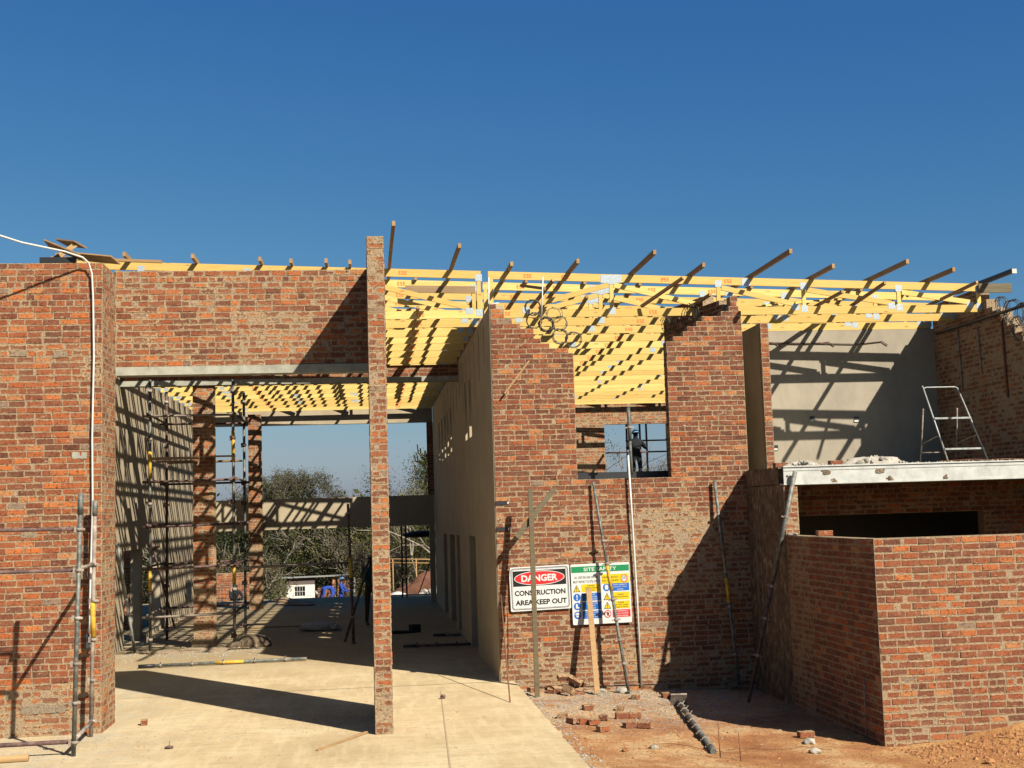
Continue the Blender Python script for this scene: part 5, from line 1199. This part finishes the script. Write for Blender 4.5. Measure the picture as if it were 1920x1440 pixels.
sit = dict(pelvis=(0,.06,.34), waist=(0,0,.48), chest=(0,-.08,.68), neck=(0,-.12,.82), head=(0,-.16,.92), crown=(0,-.16,1.0),
    shL=(.18,-.10,.74), elbowL=(.24,-.26,.52), wristL=(.14,-.42,.46), shR=(-.18,-.10,.74), elbowR=(-.24,-.26,.52), wristR=(-.14,-.42,.46),
    hipL=(.10,.04,.32), kneeL=(.15,-.34,.50), ankleL=(.14,-.30,.09), toeL=(.14,-.44,.04), hipR=(-.10,.04,.32), kneeR=(-.15,-.34,.50), ankleR=(-.14,-.30,.09), toeR=(-.14,-.44,.04))
person('figure in black crouching before the orange brick stack beyond the slab', (-5.12, 48.6, -.62), .5, sit, [DARKC, DARKC, DARKC, DARKC], None)

# rear scaffold upstairs behind the window
rs = thing('scaffold', 'scaffold rails and uprights behind the two men upstairs', 'scaffold', (8.9, 41.6, 3.3))
for x in (8.55, 9.0, 9.22): MB().tube([(x, 41.6, 0), (x, 41.6, 6.6)], .035, 7).build('standard', STEELD, rs)
for z, x0 in ((4.62, 7.0), (5.0, 8.5), (3.75, 7.0)): MB().tube([(x0, 41.55, z), (10.6, 41.55, z)], .03, 6).build('ledger', STEELD, rs)
MB().tube([(8.78, 41.5, 3.9), (8.78, 41.5, 4.9)], .03, 6).build('yellow_sleeve', YELLOW, rs)
MB().box(7.9, 10.6, 41.4, 42.0, 3.50, 3.72).build('deck_plank', PINE_OLD, rs)
# scaffold with dark deck at the right of the rear bay
rt = thing('scaffold', 'dark scaffold with a ragged deck beyond the right end of the hall', 'scaffold', (1.5, 43.4, 0))
for x in (1.02, 1.16, 2.3): MB().tube([(x, 43.3, -.1), (x, 43.3, 2.4)], .03, 7).build('standard', STEELD, rt)
MB().blob((1.85, 43.6, 2.1), (.75, .5, .12), 4, .15, 3).build('deck', DARKC, rt)
MB().tube([(1.55, 43.3, .1), (2.2, 43.3, 1.75)], .02, 6).build('brace', STEELD, rt)

# ================================================================== BACKGROUND
hut = thing('site_hut', 'low white-walled hut with a barred window and open brick piers at its right', 'hut', (-3, 68, -2.2))
holed_parts = holed_wall('wall', 'y', 68, .2, -4.45, -3.0, -2.2, -.70, [(-4.05, -3.5, -1.28, -.78)], mat_flat('whitewash', (.72,.70,.64), .9), None, None)
holed_parts.parent = hut; holed_parts.location = Vector(holed_parts.location)-Vector(hut.location)
MB().box(-4.1, -3.45, 68.22, 68.25, -1.3, -.75).build('window_opening', BLACK, hut)
for k in range(5): MB().box(-4.05+.135*k, -4.03+.135*k, 68.02, 68.05, -1.28, -.78).build('window_bar', WHITEP, hut)
MB().box(-4.05, -3.5, 68.0, 68.04, -1.05, -1.03).build('window_bar', WHITEP, hut)
MB().box(-4.45, -3.0, 68.02, 68.2, -.699, -.34).build('gable_panel', mat_flat('grey_panel', (.13,.10,.09), .9), hut)
MB().obox((-2.85, 68.3, -.30), (3.7, .9, .04), (0, R(-.5), 0)).build('roof_sheet', GALV, hut)
for k, x in enumerate((-2.0, -1.72, -1.42, -1.15)): MB().box(x-.09, x+.09, 68.02, 68.2, -2.2, -.335).build('brick_post', mat_simple('far_brick_%d' % k, [(.45,.18,.09), (.62,.32,.18)], 12), hut)
MB().box(-2.84, -2.1, 68.05, 68.2, -2.2, -.9).build('brick_panel', mat_simple('far_brick_dark', [(.20,.09,.055), (.34,.16,.09)], 12), hut)
MB().box(-.95, -.88, 68.0, 68.1, -2.2, -.42).build('white_post', WHITEP, hut)
bs = brick_wall('brick_stack', 'stacked bright orange bricks beyond the slab edge, seen left of the farther column', 'brick stack', (-5.5, 52.3, -1.2), [
    dict(o=(-6.6, 52.0), L=1.72, z0=-1.3, z1=.63, pal='orange', thick=.5, seed=201, smear=lambda u, z: .2)], individual=150)
MESHM = mat_flat('mesh_wire', (.06,.05,.045), .8)
mb = MB()
for k in range(12): mb.tube([(-6.3+.13*k, 50.6, -.7), (-6.3+.13*k, 50.6, .4)], .006, 4)
for k in range(8): mb.tube([(-6.35, 50.6, -.65+.14*k), (-4.8, 50.6, -.65+.14*k)], .006, 4)
tag(mb.build('wire_mesh_panel', MESHM), 'sheet of reinforcing mesh standing before the orange brick stack', 'mesh')
tag(MB().blob((2.3, 50.6, -.9), (1.6, 1.1, 1.25), 4, .3, 41).blob((1.5, 50.3, -.9), (.9, .7, .75), 4, .3, 42).blob((3.2, 50.6, -.7), (1.2, .9, 1.5), 4, .3, 43).build('soil_heap', mat_simple('dark_red_soil', [(.09,.035,.02), (.18,.08,.045)], 3, bstr=.8, bd=.05)), 'dark red soil heap at the right end of the rear opening', 'heap')
mb = MB(); q = random.Random(9)
for k in range(130):
    x = q.uniform(1.2, 3.2); z = -.55+max(0, (x-1.2))*.42*q.random()**.6; mb.blob((x, 48.6+q.uniform(-.5,.5), z), [q.uniform(.05,.16)]*3, 1, .35, k)
tag(mb.build('rubble_heap', PALER), 'pale rubble and stones in front of the dark red soil heap', 'rubble')
tag(MB().blob((1.0, 49.5, -.5), (.5,.5,.35), 3, .25, 4).build('tarpaulin', WHITEP), 'white sheet crumpled left of the rubble, seen right of the pier', 'sheet')
rl = thing('pipe_railing', 'thin yellowish pipe railing crossing behind the rubble', 'railing', (2, 55, -1))
for z in (.92, .76): MB().tube([(.6, 55, z), (4.2, 55, z-.15)], .03, 6).build('rail', PINE_RAW, rl)
for x in (.9, 1.9, 2.9): MB().tube([(x, 55, -1.4), (x, 55, .9)], .03, 6).build('post', PINE_RAW, rl)

# ---- trees
BARK = mat_simple('bark', [(.10,.08,.06), (.20,.17,.13), (.30,.27,.22)], 5, bstr=.4)
TWIG = mat_simple('pale_twigs', [(.07,.058,.04), (.14,.12,.085)], 4, bstr=0)
def branches(mb, p, d, L, r, lv, q, tips, spread=.5, droop=0.0, kids=(3, 4), shrink=.68):
    p = Vector(p); pts = [p]; dd = Vector(d).normalized(); n = 3 if lv > 1 else 2
    for i in range(n):
        dd = (dd+Vector((q.gauss(0,.12), q.gauss(0,.12), q.gauss(0,.08)-droop))).normalized(); p = p+dd*L/n; pts.append(p)
    mb.tube(pts, max(r, .011), 6 if lv > 3 else 3, max(r*.6, .009), cap=False)
    if lv == 0: tips.append((p, dd)); return
    for k in range(q.choice(kids)):
        a = pts[-1] if k < 2 else pts[q.randrange(1, len(pts))]
        o = dd.orthogonal().normalized(); o.rotate(Matrix.Rotation(q.uniform(0, 6.28), 3, dd)); nd_ = (dd+o*q.uniform(.6, 1.3)*spread*1.4+Vector((0,0,.10))).normalized()
        branches(mb, a, nd_, L*shrink*q.uniform(.8, 1.15), r*.58, lv-1, q, tips, spread, droop, kids, shrink)
    if lv <= 2: tips.append((p, dd))
def leaves(cl, n, size, q, spread, tone=(0, 1), flat=1.0):
    mb = MB(); T = []
    for c, rad in cl:
        ct = q.uniform(*tone)
        for _ in range(n):
            v = Vector((q.gauss(0,1), q.gauss(0,1), q.gauss(0,flat)))*rad*.5; p = Vector(c)+v
            s = size*q.uniform(.6, 1.3); a = Vector((q.uniform(-1,1), q.uniform(-1,1), q.uniform(-1,1))).normalized(); b_ = a.orthogonal().normalized(); b_.rotate(Matrix.Rotation(q.uniform(0,6), 3, a))
            c2 = a.cross(b_)
            mb.add([p-b_*s*.5, p+c2*s*.28, p+b_*s*.5, p-c2*s*.28], [(0,1,2,3)]); T += [max(0, min(1, ct+q.uniform(-.18,.18)))]*4
    mb.attr = {'tone': ('FLOAT', T)}; return mb
LG = mat_leaf('olive_leaves', [(.008,.012,.004), (.022,.028,.009), (.05,.052,.016), (.10,.088,.028)])
LY = mat_leaf('dry_leaves', [(.03,.027,.011), (.06,.05,.02), (.10,.082,.034), (.15,.125,.06)])
def bare_tree(name, label, cat, loc, h, seed, lv=5, lf=0, lsize=.10, mat_l=None, spread=.5, group=None, r=.14, lean=(0,0)):
    q = random.Random(seed); t = thing(name, label, cat, loc, group); mb = MB(); tips = []
    for k in range(2):
        branches(mb, (loc[0]+.2*k, loc[1], loc[2]), (q.uniform(-.25,.25)+lean[0], q.uniform(-.2,.2), 1), h*.34, r, lv, q, tips, spread)
    mb.build('trunk', TWIG if lf < 6 else BARK, t)
    if lf:
        lm = leaves([(p, .35) for p, d in tips], lf, lsize, q, .3); lm.build('crown', mat_l or LY, t)
    return t
bare_tree('bare_tree', 'wide bare-branched tree rising over the spandrel, left of the pier', 'tree', (-4.5, 76, -2.4), 9.2, 5, 7, 2, .085, LG, .60, r=.16)
bare_tree('bare_tree', 'second bare tree joining the wide one on its right', 'tree', (-2.2, 78, -2.4), 8.0, 14, 7, 2, .08, LG, .58, r=.15)
def bushy(name, label, cat, loc, h, w, seed, mat_l, n=130, k=26, size=.16, group=None, trunk=True, tone=(0,1)):
    q = random.Random(seed); t = thing(name, label, cat, loc, group); L = Vector(loc)
    cl = []
    for i in range(n):
        a = q.uniform(0, 6.28); rr = q.random()**.6; z = q.random()
        prof = math.sin(math.pi*min(1, z*.85+.12))**.6*(1+.25*math.sin(3*a+seed))
        cl.append((L+Vector((math.cos(a)*rr*w/2*prof, math.sin(a)*rr*w/2*prof, h*(.12+.88*z))), q.uniform(.35, .85)))
    leaves(cl, k, size, q, .5, tone).build('crown', mat_l, t)
    if trunk:
        mb = MB(); tips = []
        for j in range(3): branches(mb, L+Vector((q.uniform(-.3,.3), q.uniform(-.3,.1), -.3)), (q.uniform(-.35,.35), q.uniform(-.4,0), 1), h*.45, .09, 3, q, tips, .55)
        mb.build('trunk', BARK, t)
    return t
BU = [(-10.5, 66, 5.0, 4.5, 'dark evergreen tree behind the scaffold tower, leftmost through the hall'), (-7.6, 64, 4.9, 4.6, 'dark green tree seen between the two brick columns'),
      (-6.0, 61.5, 4.6, 3.3, 'dense dark tree right of the farther column, over the left end of the hut'), (-2.8, 74, 5.2, 4.2, 'olive bush mass behind the hut roof'),
      (-.4, 72, 5.3, 4.0, 'yellowish green bush behind the standing worker'), (1.6, 74, 5.6, 4.2, 'tangled bush directly right of the pier'), (4.2, 70, 4.9, 4.2, 'green bush above the soil heap'),
      (-13.5, 70, 5, 5, 'dark tree at the far left behind the hall wall')]
for k, (x, y, h, w, l) in enumerate(BU):
    bushy('bushy_tree', l, 'tree', (x, y, -2.1), h, w, 50+k, LG if k in (0, 1, 2, 7) else LY if k == 5 else LG, 160, 85, .125, 'trees beyond the slab', tone=(0, .55) if k in (0, 1, 2, 7) else (.25, 1))
bushy('leafy_tree', 'rounded green-gold tree at the right end of the rear sky opening', 'tree', (2.75, 60, -1.9), 7.4, 2.6, 71, LG, 130, 190, .085, tone=(.3, .95))
bushy('leafy_tree', 'small dark tree top peeping over the spandrel just left of the pier', 'tree', (.35, 82, -2.4), 7.8, 2.6, 72, LG, 70, 170, .09, tone=(.1, .6))
bushy('leafy_shrub', 'sparse shrub top right of the pier above the spandrel', 'shrub', (1.45, 64, -1.9), 5.6, 1.9, 73, LG, 60, 90, .075, tone=(.3, 1))
# candelabra-like succulent at the jamb
su = thing('euphorbia', 'small candelabra-shaped succulent tree sticking out beside the ragged brick jamb', 'tree', (2.62, 60.5, -1.9))
q = random.Random(4); mb = MB(); mb.tube([(2.72, 60.5, -1.9), (2.68, 60.5, 3.5), (2.6, 60.5, 5.2)], .08, 6, .05)
for k in range(22):
    a = q.uniform(0, 6.28); p0 = Vector((2.58, 60.5, 5.0+q.uniform(0,.6))); o_ = Vector((math.cos(a), math.sin(a), 0))*q.uniform(.15,.42)
    mb.tube([p0, p0+o_+Vector((0,0,.12)), p0+o_*1.15+Vector((0,0,q.uniform(.35,.6)))], .04, 5, .03)
mb.build('stem', LG, su)
# trees seen through the window opening
bare_tree('bare_tree', 'bare twiggy tree beyond the upstairs rear opening, at its right', 'tree', (13.4, 60, -2), 7.4, 21, 5, 1, .10, LY, .5)
bare_tree('bare_tree', 'pale twiggy bush low in the upstairs rear opening', 'tree', (12.1, 56, -2), 6.4, 22, 5, 2, .08, LY, .7)
bushy('leafy_tree', 'green leafy branch tips at the left of the upstairs rear opening', 'tree', (11.3, 59, -2), 8.0, 1.5, 75, LG, 26, 26, .10, tone=(.5, 1))
# pale twigs tangled in front of the dark trees
for k, (x, y, h) in enumerate([(-7.3, 60, 4.2), (-6.4, 58.5, 4.0), (-5.4, 59.5, 3.8), (-1.6, 70.5, 4.6), (.2, 66, 4.4), (1.3, 64, 4.2), (3.2, 62, 3.4)]):
    bare_tree('bare_shrub', ['leafless scrub between the two brick columns', 'leafless scrub right behind the farther column', 'bare vines hanging at the dark tree beside the hut', 'pale bare stems behind the hut', 'pale bare stems left of the pier', 'pale crooked stems right of the pier', 'bare twigs over the soil heap'][k], 'shrub', (x, y, -2.0), h, 80+k, 4, 2, .09, LY, .55, 'leafless scrub beyond the slab', r=.07)
# far wooded mass
q = random.Random(77)
cl = [((q.uniform(-60, 90), q.uniform(110, 210), q.uniform(-7, 3)), q.uniform(1.5, 4)) for _ in range(1500)]
o = leaves([c for c in cl], 26, .8, q, 1, (0, .8)).build('far_woodland', LG, kind='stuff', origin=(0,0,0))

# ------------------------------------------------------------------ calibrate reflectances (dusty, sun-bleached site under a hard sun)
ALB = {'brick_faces': (.86,.77,.66), 'mortar_bed': (.80,.78,.75), 'dusty_slab': (.91,.94,.95), 'earth': (1.08,1.05,1.05), 'earth_clods': (.95,.95,.95), 'olive_leaves': (1,1,1), 'dry_leaves': (1,1,1)}
for m in bpy.data.materials:
    b = m.node_tree.nodes.get('Principled BSDF') if m.use_nodes else None
    if not b or not b.inputs['Base Color'].links: continue
    k = ALB.get(m.name, (.78, .78, .78))
    src = b.inputs['Base Color'].links[0].from_socket
    lk(m.node_tree, mix(m.node_tree, 1.0, src, k, 'MULTIPLY'), b.inputs['Base Color'])
